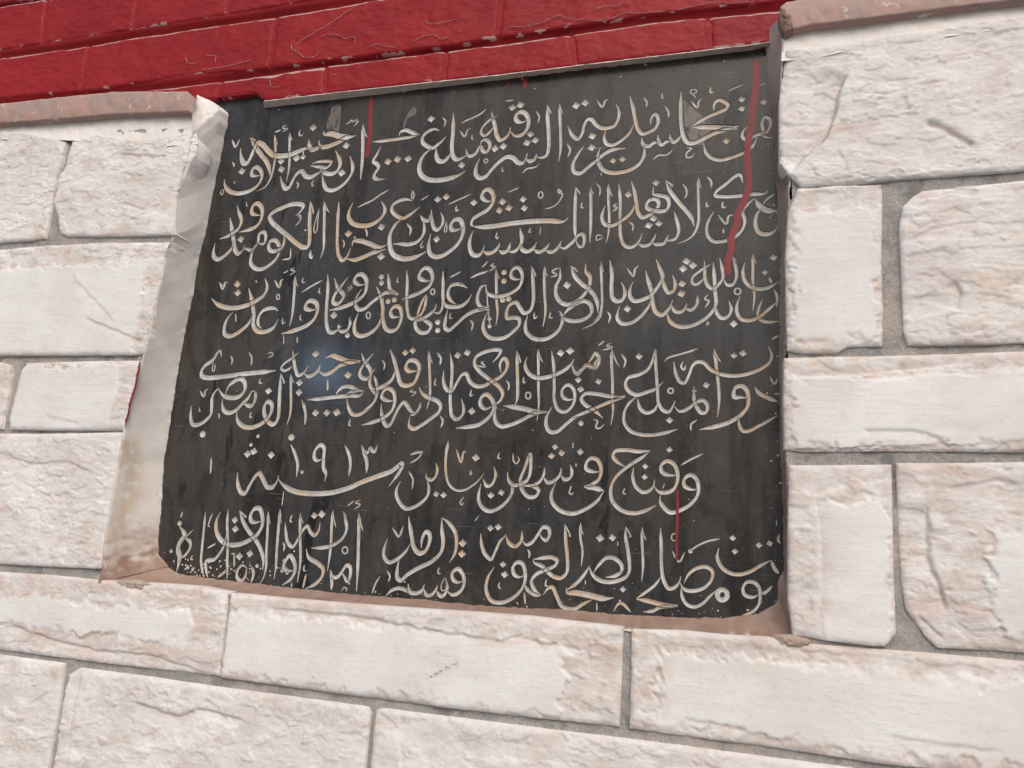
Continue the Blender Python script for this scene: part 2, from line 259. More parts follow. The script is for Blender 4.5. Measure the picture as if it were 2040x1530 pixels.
+ 3.4 -71.2,271.7 -65.9,270 -60.6,270.6 -57.7,275.2 -56.8,277.9
+ 3.2 -59.4,272.4 -54.6,273.1 -50.3,274.7 -47.8,281.2 -49.2,290.7 -51.9,299.9
L 3.6 -90.3,331.9 -87.4,322.4 -85.3,310.5 -83.3,300.7 -79.6,296.4 -74.3,298.1 -69.1,301.6 -65.6,307.1 -66.6,312 -71.9,313.4 -75.9,309.8 -75.8,305.4 -70.9,302.7 -63.8,301.2 -58.5,302.3 -56.4,308.4 -58.7,314.3 -65.8,316.8 -70.2,318.1 -70.4,325.4
+ 3.5 -85.3,311.5 -90.4,301.1 -99.3,294 -107.3,290.2 -113.8,292.5 -116.3,299 -115.1,305.8 -113.4,310.1
V 2.2 -102.5,311.3 -105.6,309.5 -102.8,307.4 -106.8,303.5
D 3.6 -92.7,319 -68.2,328.7 -69.6,294.4 -64.9,289.3 -73.9,288 -44.3,232.3 -44.6,223.2 -90.8,211.1
D 3.8 -40.6,252.8 -35.5,248.8 -43.5,246
D 2.9 23.7,239.5
D 3.1 30.8,252.3
D 3.6 -1.6,195.1
L 3.7 -59.8,330.4 -56.1,320.9 -48.1,308.7 -41.1,299.6 -36.7,292.7 -34.5,284.6
+ 1.6 -59.8,330.4 -53.6,324.6 -56.2,324.3
A 3.2 -28.5,319.9 -31.1,330.9 -31.3,318 -30.8,300.8 -31.1,287.6 -34.9,277.5 -40.8,272.3 -48.5,269.5
V 1.7 -44.8,325.8 -41.7,320.7 -41.6,314 -43.8,311.7
V 2.1 -23.6,330.8 -20.2,326.2 -20.2,320
V 2.0 -91.6,293 -87.9,289.4 -88.2,283.2
L 3.2 6.5,322.6 4,330.8 -0.2,329.3 -7.8,322.8 -15.5,316.7 -16.7,313 -8.7,311 2.2,310.8 14.7,311.6 24.6,311.3 26.9,313.4
V 1.9 -24,307.4 -23.9,302.7 -21.6,303.9
V 1.9 -10.4,306.4 -10.5,301.2 -7.4,301
V 2.2 -14.2,294 -7.4,285.6 -5.3,292.5 -1.6,293.1
V 1.6 -10,281.1 -9.8,276.5
L 3.0 -17.6,297.5 -21.8,290.8 -23.9,282.5 -22.6,274.9 -17.9,270 -10.4,269.6 -2.1,271.9 5.4,278.8 7.9,286.9 6.3,296.3 10.5,302.5 16.3,307.2
+ 4.4 16.7,306.3 20.4,300 26.1,295.8 34.2,294.4
+ 3.6 22.8,298.8 17.9,292.7 16.6,283.6 19.4,276.1 24.2,274 30.7,275.4 34.8,279.7
V 2.0 22.9,301.6 26.2,306 32.8,310.6
A 3.3 -112.7,246 -115.5,256.1 -114.9,242.3 -113.9,228.1 -113.6,216.9 -115.5,206.8 -121.4,197.7
L 3.9 -107.7,257.1 -105.5,243.7 -105.6,231.6 -104.4,222.2 -100.7,218.8 -95.5,220 -93.4,226.4 -95.4,233 -96.8,235.4
V 2.3 -92.2,248.8 -86.3,241.5 -85.1,247.5 -81.7,251.1
V 2.1 -108.4,209.4 -105.8,204.7 -107.2,198.3
L 3.7 -86.6,235.9 -89.1,229 -88.9,222.6 -84.9,218.3 -78,219.4 -71.1,222.8 -66,229.1 -61.8,236.2 -61,239.9 -66.9,256
+ 3.5 -61,239.9 -59.2,230.6 -55.7,225 -51.4,226.7 -50.2,233 -52.4,240.4
L 3.7 -75.9,245.7 -73.1,235.8 -70.3,226.5 -69.3,217.3 -66.5,208.1 -61.3,204.8 -56.3,208.7 -53,214.9 -52.1,218
+ 3.5 -69.3,220.9 -72.6,212.8 -79.4,203.9 -87,198.7 -94.9,198 -99.4,202.7 -99.1,209.1 -97.9,213.6
+ 3.2 -53.8,214 -49.5,207.6 -44.4,207.4 -41.1,210.9 -40.3,214.5
+ 3.2 -41.9,209.6 -36,208.9 -31.9,213.3 -31.1,221.4
+ 3.4 -57.1,207.8 -54.4,199.6 -47.6,194.5 -39.2,193.9 -28.5,198 -20.2,204.9 -16.1,212.8 -16.6,224.4 -17.4,238 -18.3,250.8
+ 3.1 -16.5,214.6 -15.3,205.6 -11.2,200.6 -6.3,201.8 -3.4,207.9 -5.5,215.5
L 3.1 -25.8,252.5 -25.4,244.7 -24.9,235.6 -22,229.1 -17.8,227.2 -13.7,230.6 -10.4,235.9 -10.4,242.2 -12.9,254.1
+ 3.0 -10.4,235.9 -6.3,229.8 -2.2,230.1 0.7,236.3 0.3,245.3 -2.5,255
+ 1.2 -2.5,255 0.4,250.7 -0.9,251
+ 2.5 -20.4,249 -28.7,243.9 -35.4,237.9 -35.8,233.3 -32.8,231.4 -28.2,233.9 -25.3,238.3
V 1.8 -22.4,221.9 -25.2,218 -21.9,216.1 -25.2,209.5
O 1.6 4.3,223.6 4,222.3 3,221.3 1.7,221 0.4,221.4 -0.5,222.5 -0.9,223.8 -0.5,225.1 0.4,226.1 1.7,226.4 3,226 4,225 4.3,223.6
L 3.1 3.9,219.2 1.5,213.1 1,206 4.2,199.8 9.8,197.9 17.1,199.8 24.3,205.3 30.7,211.2 33.9,213.7
+ 2.7 22,216.3 18.3,207.2 18.3,200.2 23.4,196.6 34.4,196.3
+ 2.5 30.9,224.3 33.1,218.1 32.6,208.5
A 3.0 17.1,248.1 14.5,256.3 14.2,245.5 14.1,232.1 15.2,219.7 13.9,206.1
L 3.2 7.7,249 6.1,241.4 7.6,233.3 12.5,227.7 18.9,225.3 26.1,226.3 34.9,230.8
+ 2.2 27,235.1 29.3,229.7
V 2.1 28.3,180.8 33.9,184.3
V 1.0 -22.7,198.3 -23.5,194.8 -22,195.2 -22.5,198
K 6.6 17.9,440.7 18.3,416.5 15.4,397 14.4,377.5 10.9,360.4 10.4,343.2 11,319.4 8.1,307.4 2.2,293.8 1.3,284.6 -3.7,271 -3.3,261.9 -6.2,251.1 -6.3,237
K 5.4 -361,452.8 -360.7,433.2 -359.4,416 -358.8,393.3 -359.6,379.5
K 4.2 -214.1,450.6 -213.3,441.8
K 5.1 -196.7,450.1 -197,437.6
L 4.6 -499.1,173.7 -501.9,180 -505,177.4 -508.7,170.7 -517.3,164.5 -520.6,159.3 -519.7,154.1 -514,151.9 -496.4,152.7 -473.5,155.3 -450.8,157.2 -434.3,158.6
V 2.4 -488.6,174.1 -486,170.4 -486,164.7
V 2.4 -467.5,177.4 -463.9,172.2 -463.2,163.9
V 1.6 -446,175.5 -442.3,177.2 -439.7,174.9 -442.2,172.9 -445.4,171.1
V 2.9 -519,138.5 -513.5,132.8 -512.4,138.5 -509.7,139.7
V 1.7 -516.2,121.5 -516.2,117.9 -514.3,117.1
V 1.5 -507.7,168 -507.6,159.7 -505.6,158.6 -505.2,167
V 2.1 -494.1,115.5 -492.4,113.5 -492.3,110
V 2.1 -451,150.6 -451,146.5 -447.9,146
V 2.1 -456.4,117.3 -456.8,112.3 -454,111.8
L 4.1 -526.5,123 -525.8,111.7 -522.2,104.1 -515.6,103.9 -508,107.8 -502.6,114 -502.7,122.1 -503.6,131.3 -500,138.5 -496.3,141
+ 4.5 -496.7,139.5 -491.1,133.8 -482.6,131.3 -472.4,132.8 -467.1,139.4 -468.9,147.6 -474,150.7 -479.4,148.7 -485.6,143.6 -488.5,135.4
L 4.2 -454.8,137.4 -458.3,137.9 -461.9,131.3 -466.9,126.3 -473.8,119.2 -481.4,116.1 -487.5,118.1 -490.9,125.2 -490.6,130.3
+ 4.2 -466.7,125.3 -457.3,123.3 -454.1,128.3 -454.7,136.4 -457.3,138.6
L 4.4 -473.1,118.2 -470.5,108.2 -463.4,102.8 -454.2,101.9 -445.6,104.5 -437.5,110.5 -434,117.4 -435.1,125.4 -439.8,127.4 -442.5,122.4 -441.5,115.4 -437.2,108.5 -431.2,105.1 -427.1,107.6 -425.7,113.6 -427,131.4 -428.6,155.5
+ 1.6 -428.6,155.5 -423.4,145.9 -425.5,146.6
A 3.8 -412.3,145.8 -417.3,154.9 -415.3,139.4 -413.1,122.5 -413,113.7 -415.1,104.8
D 4.1 -439.7,138.2 -392.3,174.7 -406.3,146.3 -405.6,136.7 -385.5,116.6 -373.4,116.9 -362.8,117.1 -355,153.5 -454.3,75.8 -447.7,78.4 -427.9,75.3
L 3.7 -418.2,178.7 -415.6,167.5 -412.9,159.4 -409.4,153.8 -404.7,155.3 -400.8,159.3 -399.1,163.3
+ 2.7 -411.3,176.5 -418.8,170.6 -426,165.6 -428.8,161 -425.6,158.5 -419.7,160.4 -415.2,164.4
+ 4.3 -402.5,155.3 -397.8,152.7 -391.5,155.2 -387.2,160.1 -386.1,164.6
+ 4.2 -388.1,158.2 -380.6,154.6 -373.3,157 -365.4,162.9 -358.2,165.3 -344,166.1
+ 4.7 -380.9,170.6 -375.2,173 -366.3,170.4 -355.2,166.8 -343.4,167.6
V 2.6 -376.6,149.6 -375.2,138.3
L 3.7 -395.9,129.3 -381,130.7 -365.1,132.5 -349.4,133.6 -340,133.9 -337.1,138.1
+ 3.7 -366.3,132.9 -363.7,138.3 -358.8,142.2 -351.4,142.2 -343.7,138.8 -337.1,138.1
+ 2.8 -355.8,134.4 -349.8,137.3 -341.5,137.8
A 4.2 -402.2,127.5 -401.9,129.5 -397.4,119.6 -395.8,112.8 -395.6,105
L 3.6 -353.8,130.5 -351.3,121.8 -346.4,115.6 -339.1,115.7 -331.4,121 -325.9,127.7 -323.1,135.4 -324.8,147
V 2.1 -348,111.3 -348.9,105.6 -346.7,104.6
R 3.3 -408.3,92.7 -508.2,94.2
R 1.8 -451.7,84.7 -392.6,60.1 -445.1,93.2
V 3.0 -494.9,71.5 -493.1,55.3
V 3.7 -408.3,86 -402.8,77 -398.7,67.5 -398.1,55.2
L 3.8 -371.9,72.9 -379.1,71.3 -382.1,74.6 -381.4,81.2 -376.6,86.1 -372.6,83.3 -371.9,72.9 -370.9,64.4 -367.6,58.9 -367.8,51.9
V 3.5 -350.9,86.1 -345.8,77.3 -343.5,68.9 -343.8,57.7
L 3.7 -333.9,86.4 -330.6,79.5 -327.2,71.2 -326.1,60.6
+ 3.5 -331.9,82.2 -327.1,80 -325,84.2 -323.3,82.4 -320.1,81.1 -317.7,87.2
L 4.4 -462.9,58.1 -461.2,46.6 -456.1,38.6 -451.6,38.3 -447.3,47 -441.9,55.8 -438.9,57.4 -433.6,51.3 -428.3,44.8 -422.9,45 -418.2,50.8 -417.3,56.1
+ 4.7 -417.4,52.7 -411.3,47.2 -399.8,42 -380.5,40.3 -359.9,42 -341.9,47.2 -330.3,52.6 -315.7,58.1 -301.3,63.6 -292,70.6 -292.1,66.5 -295.9,59.1 -302.4,49.9
V 2.1 -321.2,167.8 -318.2,163.9 -318.4,158.1
L 4.1 -313.9,178 -308.7,167.2 -303.8,153.6 -300,144.9 -293.7,143 -286.9,145.8 -283.6,153.4 -283.3,162.1 -287.8,166.9 -293.4,167 -296.4,161.2 -294,157.4 -282.9,156.8
+ 4.0 -306.3,158.4 -309.5,148.8 -317.1,143.1 -324.1,140.2 -329.2,140.2
L 3.7 -343.4,175 -339.3,166.6 -333.3,159.7 -331.7,153.8 -335.5,149.9 -341.9,151.9 -343.4,155.8 -340,163.6 -330.7,174.3
L 3.2 -327.6,159.6 -331.2,153.8 -331.8,145 -329.2,140.2 -323.4,133.5 -325.8,126.7 -335.3,119.1
+ 3.0 -327.9,152.8 -324.5,144 -323.1,135.4
D 3.8 -297.9,174.6 -290.5,176.7 -245.4,171.2 -236.3,173.7 -148.8,172.1 -140.3,173.8 -228,119.3 -221.3,77.3
D 3.2 -149.9,88.5 -152.7,80.6 -144.1,83.2
A 3.5 -269.6,163.4 -274.5,175.9 -272.7,161 -270.7,144.8 -269.9,131.6 -271.6,120.8
V 2.3 -265.8,173.9 -261.9,169 -262.2,162.3
V 1.8 -265.3,150 -265.9,144.3 -263.8,142.9
V 1.4 -286.9,140.1 -289.4,137.3 -284.1,136.8 -288.2,132.3
L 3.7 -281,141.5 -278.1,136.3 -270.7,131.6 -262.6,128.8 -258.8,124.2 -259.8,118.6 -266.2,113 -275.5,106.4 -283.1,102.6 -287.8,105.3 -288,113.7
L 3.4 -287.6,114.7 -282.4,117.5 -279.3,122.2 -278.3,127.4
+ 3.8 -280.5,118 -286.5,118.4 -291.5,124 -295.3,127.3 -299.8,122.1 -303.2,114.5 -306.5,107 -310.3,105.1 -314.3,109.7 -317.4,120.1 -317.5,125.8
L 3.7 -305,128.7 -311.1,128.7 -318.1,132 -317.1,137.3 -312.8,140.6 -306.9,137.3 -304.5,128.7 -306.2,120.2 -313.2,113.5 -321,109.7 -335.9,105.2
L 3.5 -252.9,173.2 -250.4,160.8 -249.8,146.6 -250.1,137.2 -249.1,124.2 -246.9,115 -241.8,111.8 -236.5,116.9 -236.5,123.3 -238.9,130.7
L 3.6 -258,157.1 -257.7,146.7 -253.7,139.1 -248.7,138.2 -244.4,145.7 -240.1,153.1 -236.3,154.1 -231.9,146.5 -224.9,142.3 -217.3,143.2 -211.8,146.5 -202.7,151.5 -197.9,158.4 -197.9,164.9 -200.9,168.2 -204.4,163.1 -202.9,154.7
L 3.5 -211.6,164.1 -206.7,169.7 -204.7,175.3 -210,176.3 -220.3,174.1 -227.7,169.5 -228.8,163.4 -224,156.8 -212.9,148.3 -204,141.8 -200.3,135.4 -202.2,129 -208.5,124.4
+ 3.8 -209.4,123.5 -215.9,121.6 -220.9,126.2 -219.9,132.2 -215.3,134.9 -209.8,129.9 -207.5,122.6 -211.6,114.4 -221.5,107 -230.8,105.1 -242.2,103.6
V 1.8 -226.2,161.5 -218.5,160.5 -222.1,164.7 -219.7,164.7
V 1.8 -229.9,139.1 -230.5,133.5 -227.7,134.5
V 1.9 -197.3,147.3 -194.7,143.6 -195.3,138.1
V 1.7 -181.6,150.9 -181.3,145.4 -179.1,146.3
O 1.7 -174.2,133.7 -174.4,132.3 -175.2,131.2 -176.4,130.9 -177.6,131.2 -178.5,132.3 -178.9,133.7 -178.7,135.2 -177.9,136.3 -176.7,136.6 -175.5,136.3 -174.6,135.2 -174.2,133.7
L 3.3 -189.5,175 -188.2,160.2 -186.7,141.8 -186.5,130.8 -188,124.5
+ 1.4 -189.5,175 -185.2,163.8 -187,164.3
+ 4.2 -198.7,124.4 -190.7,123.6 -179.6,121.8 -168.5,119.2 -158.7,119.3
+ 3.5 -158.7,118.8 -170.2,117.4 -180.9,111.9 -191.6,107.3 -199.9,105.9 -205.2,109.9 -206.6,117.1 -204.9,124.4
L 3.6 -179.4,168.9 -180.9,161.9 -177.7,154.5 -170.1,149.9 -160.9,150.3 -151.1,153.4 -143.2,157.9 -138,163.3 -136.4,166.5
+ 3.3 -138.4,161.5 -135,154.2 -132.2,153.3 -128,157.8 -122.8,160.9 -119.2,159.5 -116.7,164.9 -114.2,169.3
A 3.2 -164.5,163.4 -169.6,176.1 -168.6,160 -167.6,141.7 -166.4,123.7 -167.3,111.2
L 3.0 -157.1,174.1 -154.6,159.8 -153.3,141.7 -152.7,130 -148.7,121.1 -142.4,119.4 -136.4,124.7 -134.5,132.7 -136.2,139.8 -140.8,143.4 -146,139 -145.2,132.7 -140.2,130 -134.5,130.9
L 3.5 -154.2,123.7 -158.8,114.8 -158.8,106.8 -155,101.6 -148.8,102.1 -141.9,107.9 -133.4,115 -118.7,122.1 -101.6,129.2 -93.1,131
V 2.2 -258.1,114.9 -255.3,110.3 -256.7,103.8
A 3.1 -251.1,82.9 -248.5,92.1 -249.8,77.6 -248.7,64.1 -245,53.5 -238,48.4 -230.5,48.7 -223.3,52.5 -216.3,58.8 -212.9,64.2
+ 3.1 -213.5,58.9 -209.4,52.9 -204.9,54.8 -202.2,62.8 -204.1,69.8
V 2.5 -240.3,84.5 -235,73.4 -233,82.9 -230.8,81.6
V 1.3 -225.7,66.5 -225.4,62.5 -224.5,62.6 -225.4,66.4
V 1.8 -199.8,82.7 -200.9,77.8 -198.1,77.4
V 1.8 -187.4,82.1 -186.5,75.5 -183.7,73.3 -181.6,76.5 -183.1,79.5
V 2.9 -284.4,78.6 -278.2,81 -271.9,81.6
+ 2.0 -271.9,81.6 -276.7,75.6 -284.1,70.8
V 2.1 -284.5,63.6 -279.9,56.9 -279.6,47.5
L 3.1 -258.9,71.9 -257,65.7 -258.4,59.4 -262.5,56.5 -267,59.1 -267.3,62.2
+ 3.4 -266.4,57.3 -264.1,51.1 -264.2,43.1 -269.4,36.7 -276.7,32 -284.4,30.3 -290.6,35 -294.7,42 -294.8,47.4 -291.5,54.3
L 3.3 -191.4,65.7 -190.1,58.8 -185.8,54.6 -179.5,55.6 -173.4,59.3 -171.1,66.3 -172,81.9 -175.8,70.5 -179.7,58.2 -177.4,50.5 -171.8,45.1 -165.6,45.4 -162.7,50.6 -167.8,54.3 -177.6,54
+ 3.0 -170.5,54.2 -162.6,57.9 -159,64 -158.4,70.1
+ 3.2 -159.3,62.3 -154.7,57.7 -148.6,60 -144.5,65.3 -143.8,70.5
+ 3.1 -144.4,64.4 -139.9,60.7 -135.2,63 -134.5,68.2 -136.1,73.3
+ 3.4 -188.7,58.8 -186.6,53.7 -186.5,47.6 -191.2,39.7 -199,33.4 -206.2,31.3 -212.8,34.5 -216.5,41.3 -215.2,54.5
V 1.6 -134.9,55.8 -135.5,49 -132.5,49.5
V 1.2 -134.1,92.7 -134.5,88.4 -133.2,88
V 2.0 -115.4,178.2 -110.1,182.8
V 2.0 -104,180.5 -107.9,178.3 -103.5,176.8 -111.7,174
L 3.3 -124.6,161.3 -120.3,167.6 -117.8,171.6 -114.9,168.4 -114.7,162.1 -117.4,158.6 -122.7,159.5 -125.4,161.3 -129.7,156.9 -134.1,154.2 -136.9,157.8
D 3.2 -79.9,168 -131.9,147.7 -129.5,139.1 -114.2,146.2 -53.1,112.7 -23.7,142.6 5.7,169.4
D 2.8 -1.4,167.7 -127.4,84.6 -53,88 -72.5,73.6 -73,64.9
A 3.4 -96.6,159.3 -103.4,175 -103.5,163.8 -102.3,150.4 -101.6,132.7 -100.9,119.6 -102.3,107.9
V 2.2 -95,170.4 -91.4,164.5 -92.8,157.9
L 3.3 -90.6,133.6 -97.4,132.3 -106.1,133.6 -116.6,135.4 -125.4,135.4 -128.7,130.9 -125,125.6 -118.7,122.1 -114.3,118.7 -109.3,113.9
+ 3.5 -91,132.3 -99.1,130.1 -107.6,126.6 -117,122.2 -125.6,118.6 -136,114.5
R 2.3 -128.1,109.3
V 1.8 -117.5,112.5 -114,111.7 -115.1,106 -112.1,105.2 -107.9,108.7
L 3.2 -66.3,174.4 -68.3,164.3 -72.4,156.4 -79.9,152 -88.4,149.4 -90.9,144.2 -88.1,138 -81.2,134.5 -72.8,136.7 -65.3,139.7 -59.1,145.3
+ 3.0 -81.2,132.8 -87,127.5 -91.1,119.7 -90.8,110.2 -85.6,103.4 -77.1,100.5 -67.1,100.2 -57.2,102.1 -46.6,105.2
L 3.0 -65.5,173.5 -65.7,163.3 -64.6,150.2 -63.6,137.1 -62.6,127.6 -59.1,121.6 -54.2,119.9 -50.9,124.2 -48.9,129.4
+ 3.2 -49.3,124.2 -45.1,120.4 -38.6,122.6 -32.1,127.7 -26.4,129.9 -22.8,126 -23.6,120.1 -27.2,119.3 -31.3,124.3 -33.3,130.3 -33.7,141.4
+ 3.1 -63,128.5 -65.8,121.6 -72.4,119 -77.6,122.4 -80.3,131
V 2.5 -35.4,137.9 -31.4,137.9
V 1.9 -58.5,163.3 -54.8,166.7 -48.2,168.8 -39.9,171.1 -30.8,174.1
O 1.7 -50.6,138 -50.9,136.8 -51.6,136 -52.7,135.7 -53.8,136 -54.6,136.8 -54.9,138 -54.6,139.1 -53.9,139.9 -52.8,140.2 -51.7,139.9 -50.9,139.1 -50.6,138
V 2.1 -42.7,163.1 -44.3,158.7 -41.8,156.1 -40.6,160
L 3.1 -50.4,163.2 -48.8,153.5 -45,145.7 -41.3,144.8 -38,150.9 -34.8,159.5 -30.7,162.9 -25.8,162 -20.9,156.8 -14.4,152.9 -2.4,150.6 9.6,152.2 19.8,156.4 26.9,162.3 28.2,168.2 25.9,175
A 3.4 -12,162.3 -17.3,173.6 -16,162.8 -14.8,151.6 -13.6,139.6 -13.4,127.8 -14.6,115.6
L 3.6 9.8,131.6 3.9,132.4 -1.2,132.9 -0.8,139.6 4,142.1 7.9,139.6 9.8,132.9 9,124.5 3.8,117.8 -4.8,111.9 -14.3,108.5 -28.7,105.1
L 3.2 14.6,141.2 18.1,136.2 25,132 32.3,128.7
L 2.9 2.1,116.1 2.6,109.5 5.4,104.6 10,104.7 17,108.4 24.8,113 32.1,117.2
V 1.8 26.4,149.6 30.2,143.7 32.6,147.9
V 2.0 -30.8,113.3 -35.6,109.5 -35.7,103.9
V 1.9 -43.8,75.2 -35.8,80.3 -26.2,85.1
V 1.8 28.7,181 32.7,183.9
L 3.4 -109.6,68 -116.8,68.2 -122.3,70.6 -121.9,76.2 -117.7,79.7 -112.4,77.7 -109.4,69.7 -111.1,62 -116.5,57.7 -123.2,55.7
+ 3.8 -123.6,54.9 -116.4,54.7 -106.5,52.5
+ 3.4 -106.5,52.1 -111.7,44 -120.8,37 -132.6,32.3 -143.1,34.4 -150.4,41.3 -151.6,48 -147.9,57.7
D 3.3 -127.8,84.6
V 1.2 -131.2,75.1 -131,71.7
V 1.8 -229.9,42.6 -232.9,37.7 -231.6,35.9 -229.5,38.2
L 3.2 -89.4,72.8 -96.7,77.6 -99.8,81.8 -97.8,85.9 -88.5,87.1 -78.4,86.1 -69.1,86.9
+ 3.3 -69.1,86.7 -75,81.5 -86.5,73.7 -96.7,64.2 -100.7,54.8 -99.1,44.1 -91.4,36.9 -82.2,34.8 -74,36.4 -63,41.9
L 3.0 -82.1,72.5 -82.8,65.4 -80.3,57.2 -74.4,52.4 -69.5,53.4 -65.5,57.6 -64.7,62.6
+ 3.3 -65.1,57.7 -61.3,53.3 -54.8,52.7 -49.2,55.7 -46.1,63.2 -47,72.2 -50.3,77.1 -55.2,78.5 -59.6,74.4 -58.7,69.4 -53.4,67.1 -46.9,66.9
L 3.3 -30,56 -36,56 -40.8,59.3 -40.6,64.2 -36.1,67.6 -31.7,65.3 -29.4,58 -30.4,50.7 -35.5,44.1 -43.4,38.9 -51.4,36.6 -57,40.8 -60,45.5 -59.5,51.3
V 1.7 -133.8,55.4 -136,49.8 -133.7,48.2 -132.3,50.4
V 1.7 -88.9,55.2 -90.3,51.4 -88,49.8
V 1.0 -56.5,60 -58.1,55.4
L 4.4 -134.8,-28.5 -134.6,-32.1 -126.6,-31.9 -115.7,-33.1 -104.9,-34.8 -95.8,-33.7
+ 3.4 -116.6,-10 -120.5,-16.7 -126.9,-24.3 -134.3,-30
+ 3.2 -117,-10.4 -113.8,-16.2 -107.9,-20.5 -100.4,-21.6 -92.3,-19.8 -85.9,-16.1 -83.7,-11.2 -84.9,3.1 -87.5,15.9 -87.3,23.4
+ 3.2 -113.1,-15 -108.3,-7.9 -102.7,-2.5 -96.1,-2.5 -90.6,-6.8 -90,-12 -94.8,-16.2 -103,-18
+ 1.1 -87.3,23.4 -83.2,15.3 -85,15.6
L 3.2 -113.1,-36.1 -121.3,-40.7 -127.8,-44.7 -137.9,-43.5 -142.5,-36.6 -147.1,-28.7 -150.5,-29.9 -154.5,-35.4
A 2.8 -122.4,15 -125.2,25.1 -125,13.2 -122.8,2.7 -123.3,-10.4
D 3.6 -108.3,13.2
D 3.2 -98.2,14.1
D 2.7 -88.3,-26.5 -2.7,18.6 -1.1,8.5 16.9,14.1 24.9,15.9
V 1.0 -93.6,11.5 -93.5,7.6
V 1.0 -119.5,-21.4 -119.4,-24.8
A 3.0 -70.5,13.1 -73.9,23.8 -73.9,11.7 -72.9,-0.2 -72.7,-8.1 -73.6,-19.9
L 3.0 -59.2,23.7 -58.5,8.6 -57.9,-7.2 -56.1,-17.3 -52.1,-23.3 -47.4,-22.2 -43.9,-18.1 -42.6,-13.3
+ 2.9 -43.5,-18.1 -39.6,-23.2 -32.6,-23.9 -24.1,-20.6 -18.8,-14.1 -18.4,-7.9 -23.4,-4.8 -30.4,-6.4 -36.6,-11.4 -40.2,-18.8
+ 2.7 -42.3,-21.5 -41.5,-28.7 -37.9,-34.5 -31.7,-36.1 -25.6,-33 -20.3,-27.3 -15.7,-22.7
+ 2.6 -58.2,-14.7 -63.2,-21.7 -70.3,-27.6 -77.4,-33
+ 3.4 -77.5,-33.4 -68.5,-34.1 -59.8,-35.8 -51.9,-36.4 -44.7,-35.9
+ 2.7 -45.3,-36.8 -58.2,-38.4 -64.4,-41.6 -72.3,-42.9
O 4.4 -7,-25.2 -7.5,-27.2 -8.9,-28.7 -10.7,-29.4 -12.6,-29 -14,-27.7 -14.5,-25.7 -14,-23.7 -12.6,-22.1 -10.7,-21.5 -8.9,-21.9 -7.5,-23.2 -7,-25.2
L 2.2 -95.5,-44.4 -91.8,-38.1 -88.5,-37.7 -81.5,-44
V 1.3 -109.4,-38.2 -109.1,-45.3
V 1.9 -49.7,5.9 -44.1,-1.9 -39.7,5.8
O 1.2 -46.2,17.1 -46.5,15.7 -47.2,14.6 -48.3,14.2 -49.3,14.5 -50.1,15.5 -50.4,16.9 -50.1,18.4 -49.4,19.5 -48.3,19.9 -47.3,19.6 -46.5,18.6 -46.2,17.1
V 1.8 -36.1,6.6 -29.7,11.3 -22,15.2 -12.5,17.6
R 1.8 -35.3,6.7
L 2.9 -13.3,10.6 -14.6,3.1 -11.1,-4.4 -4.3,-8.6 3.3,-8.9 10.8,-6.1 18.3,-1.1 25.8,3.1
+ 2.8 25.8,3.1 27.9,-2.1 31.2,-6.8
L 2.7 17.2,-22.8 12.1,-25.6 6.2,-24.3 4.7,-19.5 7.7,-14.7 13,-14.4 16.6,-17.9 17.5,-23.9 16.5,-30.7 12.1,-36.2 3.9,-39.8
+ 2.6 17.3,-23.3 22.5,-20.5 26.4,-16.1
V 1.0 30.1,33.7 30.3,29.9
V 2.2 32.1,23.4 31.2,19.1 32.7,16.4
R 0.4 -27.2,-27.4 -18.3,-36.2 -44.1,-40 -95.4,-26.6 -120.5,-27.5 -80.9,-21.3 -48.7,-43.1 -11.9,-42.2
K 2.4 -46.4,55 -45.9,37.2 -46.3,13.2 -46.1,-1.8
V 2.3 -285.3,14.8 -288.7,5.6 -293.2,10 -295.4,13
L 4.0 -280.8,23.4 -279.2,16 -276.3,5.6 -273.6,-3 -268.4,-7.9 -262.9,-5.9 -259.3,2.1 -260.4,9.8 -263.4,10.7 -266.4,4.3 -266.4,-3.5
+ 3.5 -276.8,0.3 -280.9,-6.9 -288.9,-14.3 -296.4,-17.3 -301.5,-12.4 -301.9,-5.4 -299.4,3.4
L 3.4 -239.2,-14.4 -234.8,-6 -234.1,3.4 -236.1,11.9 -242.3,19.4 -248.5,23.6
+ 3.9 -249.2,23.3 -248.4,13 -246.5,2.8 -247.8,-5.9 -255.6,-14.1 -268.2,-20.8 -277.2,-26.5 -283.9,-32.1 -287.2,-29.7 -287.6,-22.8 -286.5,-14.1
D 3.8 -228.1,3 -228.3,-6.1
D 3.2 -203.8,16.9 -196.9,18.1 -190.7,-12.9 -188.7,-21.1 -256.2,44.3 -249,43.6 -205.2,44.8 -195.8,47.7
V 1.7 -230.5,42.6 -233.4,37.6 -231.6,35.7 -229.3,38.2
V 1.4 -248.2,-18.7 -249,-23.5 -246.1,-24.1
V 1.9 -297.1,-24.7 -294,-29.3 -295.2,-34.5
V 2.2 -303.2,-29.7 -307.5,-37 -309.4,-44.9
L 3.1 -296.4,-46.4 -291.1,-41.1 -284.7,-38.8 -277.9,-40.2 -273.6,-43.7
+ 3.3 -276,-34.5 -274,-41.2 -268.2,-42.1 -262.8,-39.2 -260.6,-34.1
+ 3.1 -261.3,-37.4 -257.8,-43 -253.3,-41.9 -249.5,-37 -248.8,-33.6
+ 3.2 -249.4,-38.3 -244.8,-43 -240.9,-40.2 -239.4,-35.1 -240.1,-30.9
+ 3.4 -239.7,-37.6 -234.8,-41 -228.6,-38.5 -224.7,-32.4 -225.9,-24.1 -231,-19 -235.8,-22.6 -234.9,-28.1 -230.2,-30.3 -225,-28.7
V 0.9 -242.2,-26.8 -245.1,-33.8 -244.3,-37.9 -241.7,-37.7 -240.4,-31.8 -241.9,-26.8
V 1.4 -215,27.1 -218.4,22.2
